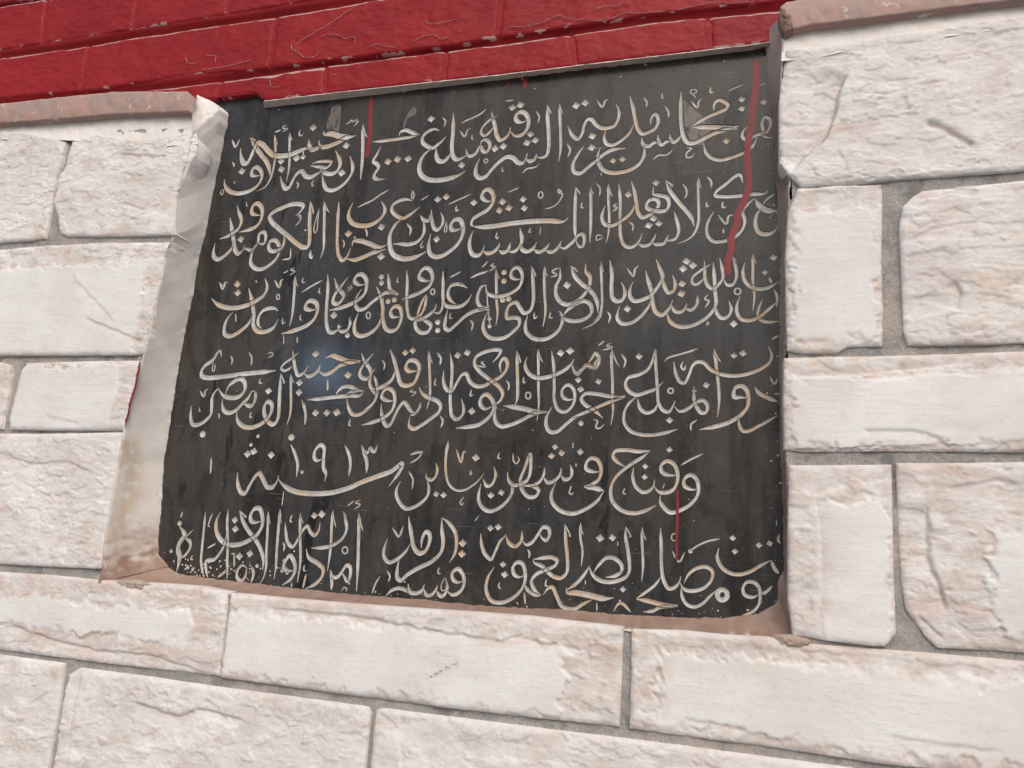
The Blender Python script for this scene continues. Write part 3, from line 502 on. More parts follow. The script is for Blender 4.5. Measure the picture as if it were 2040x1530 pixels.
L 3.2 -212.2,12.2 -211.1,2.9 -207.4,-5.3 -201.7,-9.2 -198.5,-3.2 -194.6,6.3 -190.4,10.7 -189.4,12.5
+ 3.3 -189.6,10.8 -186.4,5 -181,2.8 -175.9,7.3 -175.5,15.7
+ 3.3 -175.1,8.1 -171.3,4.6 -166.2,6.9 -161.3,13.9 -157.2,19.9 -152.8,19.3 -151.5,13.5 -154.1,9.2 -157.6,10.7 -160,14.3
V 1.9 -169.8,0.9 -167.9,-2.3 -168.5,-6.7
L 3.2 -164.7,-7.3 -156.8,-5.6 -148.2,-4.7 -144,-7.1 -145.4,-10.9 -152.1,-14.6 -161.3,-19.2 -165.2,-25.2 -162.4,-31.5 -156.3,-35.8
+ 3.2 -164.4,-6.3 -163.8,-9.5 -156.5,-12.4 -151.1,-17 -144.9,-20.6 -139.8,-20.7 -135.3,-16 -135.4,-3.8 -137.2,8.4 -138.7,23.4
+ 1.2 -138.7,23.4 -133.4,13.2 -135.7,14.3
L 3.3 -198.1,-15.3 -203.4,-24.4 -204.5,-34.4 -199.5,-43.1 -191.4,-44.4 -182.8,-41.1 -175.3,-34.8 -171.2,-27.2 -171,-18.2 -174,-11.1 -178.4,-10.4 -181.9,-14.7 -180.5,-20.4 -176,-22.4 -171.3,-20.7
+ 3.0 -170.9,-28 -167.6,-32.7 -162.2,-35.6 -156.2,-36.1
V 1.7 -192.7,-27.4 -193.5,-31.6 -191.2,-33.1
V 1.7 -152.3,-22.6 -152.7,-27.6 -149.5,-28.6
V 1.8 -170.8,-34.5 -169.4,-44.3
V 1.2 -176.8,-42.7 -175.6,-45
V 2.3 -519.2,17.6 -520,12
L 5.6 -520,3.9 -513.5,-4.5 -517.7,-11.4 -518.1,-19 -515.4,-24.5 -515.3,-32 -516,-38.9
+ 2.0 -503.8,1.3 -512.1,-7.3 -518.2,-17.1
+ 3.6 -513.1,-6.4 -505.7,-10.7 -505,-16.4 -509.3,-23.2 -513.9,-26.8
R 2.5 -520.2,6.5
L 3.1 -492.9,18.5 -492.3,4.2 -491.4,-14.7 -490.3,-28.7 -484.7,-42.3
V 2.0 -484.8,17.7 -487,10.1 -487.4,5.6 -485,4.5
L 4.4 -475.6,19.7 -479.3,11.4 -478.4,2 -472.6,-6.2 -464.2,-10.4 -453.1,-10.3 -442.8,-6.5 -432.9,0.5 -428.9,9 -429.8,16.5 -434.2,24.5 -439.5,23.6 -442.7,16.8 -441.1,12.2 -435.6,11.3 -429.8,12.9
D 3.9 -458.8,12.4 -457,4 -448.8,-20.7 -437.8,-17.8 -374.9,20.2 -367.3,21.7
L 3.9 -455.2,21.5 -449.7,10.9 -441.8,1.9 -433.1,-6 -426.4,-14.9 -422.8,-23.8 -422.4,-32
+ 1.5 -455.2,21.5 -447.1,15.5 -449.9,15.6
A 3.6 -420,10.2 -424,22.1 -422.2,2.8 -420.9,-15.5 -419.3,-29.1 -420.8,-39.1 -424.3,-44.8
L 3.3 -467.8,21.9 -467.3,10.1 -463.9,-8.6 -461.6,-27 -459.1,-42
+ 3.7 -466,2.6 -466.6,-8.7 -469.8,-17.3 -476.3,-25.1 -484.9,-27.4 -483.5,-35.7 -480.3,-42
+ 3.0 -470.3,-42.1 -462.5,-35.4 -457.9,-29.6
V 2.0 -485.2,-15.3 -476.4,-10.3
V 1.8 -500.3,-22.7 -502,-26.1 -499.6,-27.2
L 3.5 -439.7,-30.8 -444.9,-28.8 -448.7,-32.7 -449.3,-39.1 -445,-42.9 -441,-40.4 -439.5,-34.9 -439.7,-30.8
L 3.3 -434.6,-29.1 -431.7,-36.2 -433.4,-44.3
V 2.5 -454.9,-19.2 -453.3,-31.1
V 1.7 -458.4,-19 -453.5,-18.7
A 4.0 -408.4,11.6 -411.5,24.9 -411.1,8 -410.1,-14.9 -409,-28.4 -409.3,-39.3
V 1.3 -410,41.6 -409.9,27.1
V 1.9 -398.1,20.1 -399.4,14.5 -397.1,12.8
V 2.3 -404.7,-5.5 -402.5,-9 -402.9,-13.6
L 3.5 -404.5,12.5 -402.8,3.8 -399.8,-5.2 -394.2,-9 -390.6,-4.7 -387.4,2.7 -383.9,8.4 -381,10.3 -377.2,5 -372.8,2.5 -369.1,6.3 -368,14.1
A 3.7 -385.3,12.9 -389.8,22.1 -388.1,4.5 -385.3,-13.5 -384.1,-26.9 -384.9,-40.8
A 3.6 -351.4,10.4 -356.5,26 -356.2,10.6 -355.1,-2.9 -355.1,-16.3 -355.6,-28.8
L 3.4 -346.1,25.1 -342.7,17.5 -340.8,9.5 -343.9,1.3 -351.4,-4.5 -360.2,-7.6 -374.4,-9.3
+ 1.6 -346.1,25.1 -342.5,20.1 -344.5,20.2
L 4.0 -388.9,-29.9 -395.6,-30.8 -401,-28 -399,-20.6 -395.8,-17.3 -390.6,-22.8 -388.9,-29.9 -391.6,-37.2 -400.1,-44.1
L 3.8 -379.5,-10 -376.5,-17.5 -366.6,-22.3 -360.4,-27.3 -361.1,-34.4 -367.4,-41 -376,-45.5
V 2.6 -376.7,-32.3 -377.9,-39 -378.7,-45.3
V 2.0 -379.7,-24.4 -379.6,-29.4 -377,-29.6
V 1.6 -390.6,-40.8 -390.5,-45.2
L 3.5 -349.7,-45.1 -350.5,-36.4 -352.8,-27.3
+ 3.5 -352.8,-27.3 -349,-33.6 -344.9,-32.9 -341.5,-28.8 -337.2,-22.4 -333.6,-23.9 -332.7,-31.7 -334.7,-36.2 -339.2,-31.3 -341.6,-28.3
O 1.6 -337.5,-9.1 -337.7,-10.6 -338.6,-11.7 -339.9,-12.2 -341.3,-11.8 -342.4,-10.8 -342.9,-9.4 -342.7,-7.9 -341.8,-6.8 -340.5,-6.3 -339.1,-6.6 -338,-7.7 -337.5,-9.1
V 1.3 -339.6,-45.3 -337.3,-41.6 -334.4,-43.2 -335.7,-45
A 4.3 -324.1,8.5 -329.8,24.6 -328.5,7.4 -326.6,-14.7 -325.7,-27.8 -324.9,-44.3
V 1.8 -342.1,30.3 -335.8,35.5
V 1.6 -329.4,36.2 -334.4,33.7 -329.6,32.1 -335.2,27.4
R 1.8 -525.4,-20.3 -504.1,-34.2 -498.1,-35.7 -428.7,-28.5 -400.7,-22.1 -401.8,-31.2 -396.4,-32.6
R 1.0 -520.9,-29.5 -510.6,-32.2 -506.5,-36.2 -500.9,-32.6 -494.9,-38.3 -491.3,-36.2 -492.7,-40.9 -487.6,-37.8 -478.3,-33.6 -479.9,-37.4 -475.1,-39.8 -471.5,-34.1 -467.6,-31.1 -464.1,-25.3 -456.3,-33.1 -451.7,-34.7 -499.9,-38.6 -506.6,-32.5 -469.4,-26.5 -407.4,-28.8 -444.2,-26 -391.6,-13 -383.6,-18.8 -332.5,-38.3 -486.6,-30.3 -497.2,-34.7 -489.3,-41.2 -481.4,-28.2
"""
STONES = {'A':[[(-1076.7,460.0),(-922.6,444.2),(-804.9,432.1),(-760.3,427.5),(-707.2,409.9)],[(-707.2,409.9),(-707.7,387.1),(-711.6,367.7),(-711.5,340.0),(-710.7,324.2),(-710.6,297.1)],[(-710.6,297.1),(-771.1,296.0),(-1023.5,299.2)],[(-1023.5,299.2),(-1076.7,460.0)],None],'B':[[(-698.4,410.2),(-680.9,414.5),(-667.8,416.2),(-636.4,408.8),(-592.9,400.9),(-549.2,402.3)],[(-549.2,402.3),(-540.8,403.8),(-533.8,391.1),(-534.0,378.1),(-542.1,360.8),(-549.3,339.1),(-547.9,316.9),(-544.1,291.6)],[(-544.1,291.6),(-604.2,293.6),(-682.6,297.7),(-692.8,301.8)],[(-692.8,301.8),(-698.0,315.8),(-709.0,338.1),(-708.8,367.5),(-701.4,383.5),(-698.4,410.2)],None],'C':[[(-1019.2,286.4),(-841.3,289.3),(-769.0,287.7),(-700.7,289.1),(-647.8,288.3),(-545.7,283.6)],[(-545.7,283.6),(-550.2,268.2),(-552.0,244.4),(-553.8,211.9),(-554.8,184.6),(-559.1,166.3)],[(-559.1,166.3),(-739.2,167.8),(-980.3,168.8)],[(-980.3,168.8),(-1019.2,286.4)],(-0.1,0.96,0.2,1.1)],'D':[[(-978.0,161.8),(-806.3,161.0),(-737.4,160.7),(-724.7,157.9)],[(-724.7,157.9),(-720.2,145.0),(-719.0,123.9),(-720.4,103.0),(-718.5,90.0)],[(-718.5,90.0),(-952.0,83.1)],[(-952.0,83.1),(-978.0,161.8)],(-0.1,0.8,0.1,1.1)],'E':[[(-705.2,159.8),(-652.4,160.3),(-608.8,160.8),(-562.2,160.7)],[(-562.2,160.7),(-564.1,124.1),(-566.6,91.0)],[(-566.6,91.0),(-655.6,89.8),(-708.7,90.1)],[(-708.7,90.1),(-711.9,100.4),(-709.8,123.9),(-708.2,150.3),(-705.2,159.8)],(-0.1,0.86,0.1,1.1)],'F':[[(-952.0,83.1),(-718.7,85.4),(-642.5,87.0),(-568.5,89.0)],[(-568.5,89.0),(-568.0,65.2),(-567.7,46.0),(-570.2,29.3),(-569.0,3.6),(-567.3,-19.5),(-563.8,-39.4)],[(-563.8,-39.4),(-625.9,-41.3),(-686.9,-42.2),(-908.2,-49.1)],[(-908.2,-49.1),(-952.0,83.1)],None],'G1':[[(-908.9,-47.1),(-685.1,-49.6),(-624.3,-48.6),(-571.5,-49.4),(-510.1,-48.5),(-467.1,-48.3),(-430.3,-51.0)],[(-430.3,-51.0),(-427.7,-80.3),(-427.5,-120.8)],[(-427.5,-120.8),(-551.0,-121.5),(-667.5,-120.4),(-885.0,-119.4)],[(-885.0,-119.4),(-908.9,-47.1)],(-0.1,0.93,0.3,0.66)],'G2':[[(-426.1,-51.5),(-375.0,-52.2),(-317.6,-52.2),(-241.0,-51.7),(-161.0,-50.7),(-82.2,-52.7)],[(-82.2,-52.7),(-82.4,-88.5),(-83.3,-123.4)],[(-83.3,-123.4),(-213.8,-124.4),(-309.6,-123.4),(-425.3,-121.8)],[(-425.3,-121.8),(-425.2,-96.8),(-426.1,-51.5)],(-0.1,0.87,0.22,0.95)],'G3':[[(-76.2,-53.6),(-38.3,-52.0),(-6.2,-52.2),(31.7,-51.1),(51.7,-53.5),(94.7,-53.1),(128.1,-52.8),(181.5,-53.1),(261.6,-53.9)],[(261.6,-53.9),(254.9,-120.3)],[(254.9,-120.3),(176.5,-125.1),(94.1,-126.9),(10.6,-124.5),(-37.5,-124.4),(-75.9,-123.6)],[(-75.9,-123.6),(-75.7,-87.8),(-76.2,-53.6)],(0.06,1.1,0.2,0.9)],'H1':[[(-883.4,-124.2),(-666.4,-124.8),(-630.4,-125.2),(-592.5,-125.3)],[(-592.5,-125.3),(-590.6,-154.5),(-590.6,-180.0),(-590.5,-217.6),(-591.5,-266.6)],[(-591.5,-266.6),(-830.7,-283.3)],[(-830.7,-283.3),(-883.4,-124.2)],None],'H2':[[(-585.3,-134.6),(-573.8,-127.5),(-495.4,-128.1),(-418.1,-129.6),(-308.8,-130.3),(-285.0,-130.8)],[(-285.0,-130.8),(-283.1,-136.3),(-283.5,-157.0),(-283.8,-175.5),(-280.6,-257.3)],[(-280.6,-257.3),(-595.1,-275.1)],[(-595.1,-275.1),(-584.9,-212.8),(-586.3,-171.1),(-585.3,-134.6)],None],'H3':[[(-278.6,-132.4),(-273.1,-130.3),(-213.3,-130.6),(-133.2,-130.8),(-37.4,-130.8),(30.4,-131.5),(75.3,-131.7)],[(75.3,-131.7),(71.9,-237.0)],[(71.9,-237.0),(-275.3,-259.9)],[(-275.3,-259.9),(-279.5,-175.0),(-278.9,-137.8),(-278.6,-132.4)],None],'H4':[[(79.0,-132.5),(135.9,-131.5),(254.4,-126.0)],[(254.4,-126.0),(245.8,-212.0)],[(245.8,-212.0),(75.4,-239.2)],[(75.4,-239.2),(79.0,-132.5)],None],'R1':[[(41.6,421.1),(88.2,421.6),(123.1,423.9),(159.5,424.5),(215.3,426.4),(310.1,430.9)],[(310.1,430.9),(296.5,295.3)],[(296.5,295.3),(206.2,297.3),(124.9,297.2),(89.1,296.0),(51.0,296.0)],[(51.0,296.0),(41.3,307.3),(34.6,319.8),(35.0,373.9),(41.6,421.1)],None],'R2':[[(48.3,295.4),(81.7,294.8),(108.8,293.5)],[(108.8,293.5),(110.0,288.3),(108.8,266.7),(107.0,230.0),(106.8,198.0),(105.1,163.6)],[(105.1,163.6),(81.3,163.3),(73.5,158.7),(49.3,158.7),(37.8,161.2)],[(37.8,161.2),(37.7,200.4),(38.0,241.8),(40.4,275.7),(48.3,295.4)],(0.08,0.97,0.16,0.94)],'R3':[[(131.9,282.5),(138.4,286.1),(159.0,286.5),(205.7,289.3),(296.0,290.3)],[(296.0,290.3),(283.6,166.1)],[(283.6,166.1),(196.8,164.2),(152.2,163.5),(122.4,163.7)],[(122.4,163.7),(119.8,174.1),(120.2,213.3),(120.4,257.7),(123.9,273.9),(131.9,282.5)],None],'R4':[[(35.5,155.3),(67.0,155.7),(127.8,156.7),(196.4,158.0),(282.9,159.8)],[(282.9,159.8),(275.7,87.7)],[(275.7,87.7),(191.3,85.9),(115.6,85.1),(47.8,83.3)],[(47.8,83.3),(34.8,84.9),(34.6,120.8),(35.5,155.3)],(0.03,1.1,0.2,0.86)],'R5':[[(37.4,72.9),(64.9,73.6),(107.6,75.1)],[(107.6,75.1),(107.1,48.2),(105.9,-3.9),(105.6,-42.2)],[(105.6,-42.2),(98.3,-50.8),(90.7,-51.5),(58.4,-50.2),(38.4,-48.5)],[(38.4,-48.5),(35.8,-25.9),(36.3,27.3),(37.4,72.9)],(0.27,0.95,0.22,1.1)],'R6':[[(110.6,76.3),(147.4,77.2),(190.8,78.9),(275.2,82.3)],[(275.2,82.3),(262.3,-46.3)],[(262.3,-46.3),(181.9,-47.7),(155.4,-48.4),(131.3,-49.2)],[(131.3,-49.2),(125.4,-44.2),(119.1,-34.9),(112.6,-25.4),(110.6,-7.0),(110.3,30.8),(110.6,76.3)],(0.35,1.1,0.35,0.9)]}
SCARS = {'R1':[([(88.5,393.5),(80.8,377.6),(77.7,360.0),(73.9,347.0),(68.0,335.2),(52.6,321.7),(42.1,308.1)],5,22,1),([(142.2,344.1),(154.8,337.2),(164.7,329.0),(175.4,318.7)],2.2,3,2),([(78.9,324.5),(83.1,315.4),(85.7,304.4)],1.2,5,1),([(37.8,350.8),(68.4,349.8)],0.8,3,1),([(128.0,367.5),(131.7,354.0)],1.2,4,1)],'C':[([(-638.8,206.0),(-594.5,190.6),(-559.3,177.0)],1.2,8,1),([(-665.3,257.5),(-658.3,246.2),(-627.9,223.3),(-598.0,198.6)],0.8,4,1)],'A':[([(-750.3,384.9),(-748.1,375.6),(-765.9,332.2)],1.0,6,1)],'B':[([(-633.7,388.5),(-589.4,382.1),(-566.9,379.4)],1.5,8,1),([(-659.6,376.8),(-629.8,391.7)],0.8,5,1),([(-618.3,333.1),(-584.1,319.4)],0.7,4,1)],'F':[([(-713.5,64.5),(-672.8,55.4),(-630.1,58.9),(-585.2,45.5)],1.0,7,1),([(-681.3,37.7),(-640.8,24.4),(-595.5,38.0)],0.8,6,1)],'G1':[([(-673.0,-98.1),(-648.4,-99.4),(-615.5,-105.7),(-560.3,-111.5),(-498.7,-110.3),(-471.4,-115.4),(-434.6,-120.2)],1.6,8,1)],'G2':[([(-393.4,-61.8),(-316.6,-61.8),(-279.8,-63.7),(-226.6,-68.8),(-176.2,-70.7),(-162.2,-65.8),(-147.9,-69.8),(-108.7,-71.5)],1.6,6,1),([(-109.0,-62.1),(-106.2,-87.2)],0.8,4,1)],'G3':[([(-60.0,-62.7),(-52.5,-75.1),(-60.6,-91.9),(-55.6,-104.3),(-57.9,-119.2)],2.0,8,-1),([(-37.6,-112.3),(-6.3,-114.8),(10.7,-116.9)],1.0,6,1),([(94.8,-108.3),(119.1,-110.2),(166.1,-110.8)],1.0,6,1)],'R4':[([(36.7,140.3),(70.2,141.3),(104.7,143.7),(157.9,150.0)],1.8,7,-1),([(87.1,99.3),(122.8,99.7),(145.0,92.1)],1.2,6,1)],'R5':[([(55.8,53.6),(58.5,24.8),(58.2,-17.4),(55.3,-41.6)],1.6,7,-1),([(54.1,51.7),(81.5,61.7)],0.8,5,-1)],'R6':[([(129.1,49.1),(128.2,11.0),(130.3,3.3),(134.9,-8.8),(137.7,-25.8)],2.6,16,1),([(120.0,-28.2),(134.6,-43.4)],1.5,8,1),([(140.0,58.3),(174.8,66.3),(189.6,61.7)],1.2,8,1)],'R3':[([(154.8,211.8),(159.2,202.0),(155.2,188.6)],2,12,1),([(126.1,245.1),(143.6,254.2),(177.4,258.0)],1,6,1)],'H2':[([(-514.3,-149.6),(-479.9,-155.5),(-462.6,-156.9),(-443.6,-148.8),(-419.7,-151.0),(-394.7,-154.3)],2.0,8,1),([(-571.3,-131.1),(-571.5,-156.8),(-570.8,-211.1)],1.2,5,1)],'H1':[([(-636.4,-198.0),(-621.7,-162.0),(-601.0,-151.3)],1,6,1)],'H3':[([(-161.8,-156.9),(-161.0,-142.8),(-147.2,-136.6)],1.2,5,1),([(-255.4,-133.3),(-255.6,-153.8),(-251.4,-171.5)],2,6,-1)],'E':[([(-665.0,103.4),(-619.8,96.3)],0.7,5,1)]}
REV_IN = {'left':[(-565.2,466.6),(-553.9,461.6),(-541.5,456.5),(-533.1,447.6),(-532.3,434.2),(-533.9,419.9),(-534.9,393.8),(-538.6,349.5),(-540.3,306.0),(-543.5,283.6),(-543.9,240.8),(-547.1,204.9),(-548.8,144.3),(-548.6,84.4),(-549.8,70.8),(-543.6,16.4),(-542.7,-7.8),(-539.2,-24.0),(-525.7,-34.6)],'bottom':[(-537.7,-25.8),(-525.2,-34.5),(-510.9,-40.7),(-469.6,-42.7),(-411.6,-44.4),(-339.5,-46.6),(-265.5,-46.5),(-204.1,-47.9),(-140.8,-45.7),(-93.6,-45.7),(-40.9,-44.4),(-10.4,-42.0),(2.0,-39.6),(15.7,-36.7),(26.8,-29.5),(30.6,-24.4)],'right':[(27.2,-29.9),(29.8,-24.5),(30.7,-10.6),(34.9,-1.6),(35.2,40.6),(33.3,93.2),(34.0,166.4),(35.6,253.4),(34.8,281.9),(34.1,314.3),(31.8,331.8),(32.5,350.7),(31.2,383.0),(29.0,405.8),(27.6,427.9),(26.5,450.7),(25.5,470.2)]}
REV_OUT = {'left':[(-544.3,439.4),(-544.3,424.9),(-540.8,403.8),(-541.8,380.5),(-546.1,355.5),(-549.2,328.0),(-544.9,289.5),(-551.0,265.6),(-551.7,236.4),(-554.8,210.4),(-557.3,169.3),(-564.1,124.1),(-566.6,91.0),(-566.6,70.1),(-568.0,12.9),(-568.2,-14.9),(-565.5,-42.2),(-567.6,-51.4)],'bottom':[(-568.5,-46.9),(-562.1,-53.3),(-525.9,-52.2),(-477.1,-52.0),(-429.9,-53.5),(-374.8,-53.8),(-317.5,-53.8),(-240.8,-53.7),(-160.9,-52.9),(-82.2,-54.8),(-38.3,-54.1),(-9.7,-53.8),(11.2,-53.8),(28.2,-54.1),(45.0,-55.4),(48.3,-55.8)],'right':[(45.0,-56.1),(39.1,-47.0),(36.4,-29.3),(36.6,2.2),(36.5,38.2),(35.9,87.6),(36.6,156.1),(38.3,216.8),(40.2,262.8),(42.4,303.7),(38.0,315.1),(35.8,324.1),(36.3,358.7),(36.7,379.7),(37.3,400.1),(38.9,424.8),(40.2,458.1)]}
SLAB = [(-576.8,465.4),(-502.7,469.4),(-494.7,466.0),(-488.5,457.7),(-486.3,450.8),(-396.0,451.1),(-220.3,451.7),(-120.8,452.0),(-46.1,451.6),(22.3,452.0),(37.2,452.2),(47.6,213.2),(42.9,-42.0),(-104.3,-55.5),(-378.9,-55.4),(-556.1,-46.8),(-559.2,1.0)]
COPE = [([(-1074.7,467.7),(-809.8,465.7),(-702.2,463.8),(-645.4,461.4),(-553.2,450.9)],[(-1065.8,440.9),(-803.7,440.9),(-719.1,436.8),(-640.0,434.2),(-546.6,426.8)]),([(36.9,459.3),(42.1,463.7),(94.1,463.5),(216.8,459.5),(311.3,456.2)],[(46.8,437.1),(62.5,438.6),(103.4,438.1),(157.0,439.0),(215.3,438.3),(309.5,438.4)])]
FIL = [([(-1078.6,447.4),(-813.1,446.7),(-727.6,442.5),(-647.5,439.9),(-551.8,432.2)],[(-1078.8,457.3),(-806.6,429.6),(-732.9,422.1),(-669.1,413.2),(-594.1,398.7),(-532.6,397.2)]),([(39.4,441.0),(63.3,444.1),(104.7,443.6),(158.9,444.5),(217.8,443.8),(313.2,444.3)],[(37.3,416.9),(54.7,416.4),(88.4,419.3),(123.4,421.7),(159.8,422.3),(215.8,424.2),(310.7,428.1)])]
BED = {'J0':[[(-1181.5,630.2),(-891.7,633.7),(-815.6,632.4),(-662.5,631.4),(-229.2,634.0),(344.3,632.8)],[(-1183.9,637.5),(-893.7,642.1),(-817.4,640.5),(-663.8,638.5),(-229.7,641.3),(344.9,638.7)]],'J1':[[(-1155.4,551.3),(-872.7,557.7),(-802.1,556.4),(-734.5,555.9),(-677.1,557.7),(-515.0,556.5),(-415.8,557.4),(-224.7,560.7),(337.6,566.4)],[(-1159.0,562.3),(-875.4,568.6),(-804.9,568.5),(-679.1,568.0),(-555.8,568.4),(-429.3,569.4),(-225.2,569.0),(338.3,573.0)]],'J2':[[(-1134.2,487.2),(-856.0,490.5),(-628.8,485.3),(-549.1,484.3),(-504.6,484.8),(-419.4,487.1),(-299.7,486.3),(-225.2,485.5),(-144.8,486.7),(-73.5,488.0),(-28.0,485.8),(37.3,483.0),(330.4,493.8)],[(-1137.6,497.7),(-858.4,500.2),(-707.3,494.2),(-590.6,497.6),(-505.7,492.9),(-384.8,492.6),(-273.1,491.1),(-228.3,492.7),(-145.1,493.8),(-78.3,495.6),(37.4,491.6),(330.9,499.7)]],'J3':[None,[(-1121.4,448.6),(-583.9,458.2),(-565.2,463.4),(-496.5,463.6),(-482.4,451.8),(-391.9,452.0),(-217.8,449.7),(-119.4,449.9),(-45.6,449.9),(19.9,450.0),(41.0,450.1),(325.2,442.5)]]}
HEADS = {'A':[[(-964.3,609.9),(-958.8,580.1)],[(-817.5,630.5),(-809.5,571.9)],[(-678.5,628.6),(-674.7,567.3)],[(-550.3,626.9),(-548.0,569.2)],[(-420.8,626.5),(-418.4,569.5)],[(-295.1,631.0),(-293.2,573.0)],[(-171.0,630.6),(-170.9,572.1)],[(-52.2,629.3),(-53.5,575.9)]],'B':[[(-1020.9,552.3),(-1015.7,505.1)],[(-736.1,552.7),(-735.4,497.6)],[(-483.0,554.7),(-482.7,497.9)],[(-222.9,558.1),(-225.6,492.3)],[(16.5,559.9),(16.0,494.0)]],'C':[[(-918.9,487.3),(-914.6,456.3)],[(-797.6,487.1),(-792.8,450.5)],[(-670.1,485.2),(-666.7,450.0)],[(-542.5,483.5),(-543.6,462.2)],[(-414.4,485.3),(-412.2,451.5)],[(-279.0,485.1),(-279.5,450.8)],[(-150.6,485.9),(-145.3,450.6)],[(-23.5,484.6),(-21.2,450.7)]]}
LIP = [[(-483.7,451.9),(-391.9,452.0),(-217.8,449.7),(-119.4,449.9),(-45.6,449.9),(19.9,450.0),(34.7,450.9)],[(-489.5,450.2),(-395.6,450.4),(-220.1,451.0),(-120.7,451.3),(-46.1,450.9),(22.2,451.4),(37.2,451.8)]]
CRACK = [[(-451.1,517.5),(-435.8,525.7),(-415.9,535.5),(-396.4,547.1),(-382.5,554.1)],[(-422.6,521.3),(-417.4,523.0),(-402.2,520.2),(-392.9,515.3),(-383.0,515.6),(-381.5,507.1)],[(-458.3,516.7),(-455.7,510.2),(-448.4,506.2),(-439.7,499.0),(-429.4,498.2),(-422.1,502.6)],[(-305.4,523.1),(-299.6,519.3),(-283.0,518.0),(-268.6,520.4)],[(-219.2,499.9),(-214.6,501.5),(-195.1,500.8),(-180.1,502.5),(-170.2,506.0),(-162.8,507.6),(-155.2,503.1),(-135.4,498.5),(-125.6,495.9),(-113.6,496.3),(-99.5,500.6),(-87.6,498.2),(-59.8,496.6)],[(-52.9,495.5),(-37.0,497.8),(-19.1,499.2),(-5.8,496.0),(16.0,494.1)],[(-317.2,499.8),(-306.5,504.1),(-292.9,505.0),(-284.2,498.6),(-276.3,500.9)],[(-593.9,519.8),(-589.3,512.2),(-577.5,509.4)],[(-567.1,518.0),(-553.7,516.2),(-552.4,507.9)],[(-479.4,477.1),(-475.7,468.2),(-464.7,468.1)],[(-129.4,508.5),(-118.9,511.2),(-106.8,509.3),(-99.8,512.0)],[(-570.9,501.0),(-544.9,501.3),(-525.8,502.5),(-507.1,505.0)],[(-405.7,473.7),(-398.7,474.0)],[(-365.2,500.7),(-356.9,503.6),(-348.0,500.0),(-333.6,496.3)]]
REDLINE = [(-559.9,161.2),(-560.0,149.1),(-560.8,131.5),(-563.2,119.1),(-563.7,106.7),(-565.5,94.4)]
OCHRE = [(-565.0,79.8),(-562.0,55.8),(-561.0,29.7),(-562.5,8.5),(-563.0,-12.4)]
SPLASH = {'smear':[(-406.6,441.2),(-399.9,444.6),(-394.9,441.7),(-394.2,425.4),(-394.7,409.4),(-405.9,410.5),(-410.1,421.3)],'stain':[(-323.4,406.6),(-321.1,417.5),(-318.4,424.0),(-313.7,432.4),(-309.0,429.7),(-309.5,423.0),(-318.0,420.0),(-319.6,412.9),(-320.0,405.1)],'scuff':[(-44.8,409.0),(-30.0,392.2),(-19.0,381.1),(-27.7,372.1),(-37.4,376.0),(-43.6,382.7)],'wipe':[(-42.7,376.6),(-19.0,380.1),(-27.7,361.3),(-36.4,364.1)]}
PENCIL = [(-234.4,-103.4),(-232.4,-101.7),(-231.2,-101.2),(-229.2,-99.9),(-228.0,-98.7),(-226.7,-98.9),(-224.8,-96.9),(-223.1,-96.3),(-220.3,-94.9),(-219.5,-93.4),(-217.4,-93.5),(-215.5,-91.5),(-214.2,-91.0),(-212.2,-90.4),(-210.6,-89.5),(-227.2,-82.7),(-228.7,-106.3)]

# one more stone at the end of every course, and the ledge over them, past the right edge of the picture
for key_ in ('R1', 'R3', 'R4', 'R6', 'G3', 'H4'):
    (xa, za), (xb, zb) = STONES[key_][1][0], STONES[key_][1][-1]; xa = max(xa, xb) + 6
    w_ = {'R1': 250, 'R3': 330, 'R4': 210, 'R6': 300, 'G3': 260, 'H4': 320}[key_]
    STONES[key_ + '_next'] = [[(xa, za), (xa + w_, za)], [(xa + w_, za), (xa + w_, zb)], [(xa + w_, zb), (xa, zb)], [(xa, zb), (xa, za)], None]
for ln_ in (*COPE[1], *FIL[1]): ln_.append((640.0, ln_[-1][1]))
# ------------------------------------------------------------------ noise
_rs = np.random.RandomState(11)
_T = _rs.rand(512, 512)
def vnoise(x, y, seed=0):
    x = np.asarray(x, float) + seed * 37.31 + 5000; y = np.asarray(y, float) + seed * 91.17 + 5000
    xi = np.floor(x).astype(int); yi = np.floor(y).astype(int); fx = x - xi; fy = y - yi
    fx = fx * fx * fx * (fx * (fx * 6 - 15) + 10); fy = fy * fy * fy * (fy * (fy * 6 - 15) + 10)
    g = lambda a, b: _T[a % 512, b % 512]
    return (g(xi, yi) * (1 - fx) + g(xi + 1, yi) * fx) * (1 - fy) + (g(xi, yi + 1) * (1 - fx) + g(xi + 1, yi + 1) * fx) * fy
def fbm(x, y, seed=0, octv=4, gain=0.5):
    s = 0; a = 1; t = 0
    c, sn = math.cos(0.6), math.sin(0.6)
    for o in range(octv):
        s = s + a * (vnoise(x, y, seed + o * 3) - 0.5); t += a; a *= gain
        x, y = (x * c - y * sn) * 2.03, (x * sn + y * c) * 2.03
    return s / t * 2
def sstep(e0, e1, x):
    t = np.clip((x - e0) / (e1 - e0), 0, 1); return t * t * (3 - 2 * t)

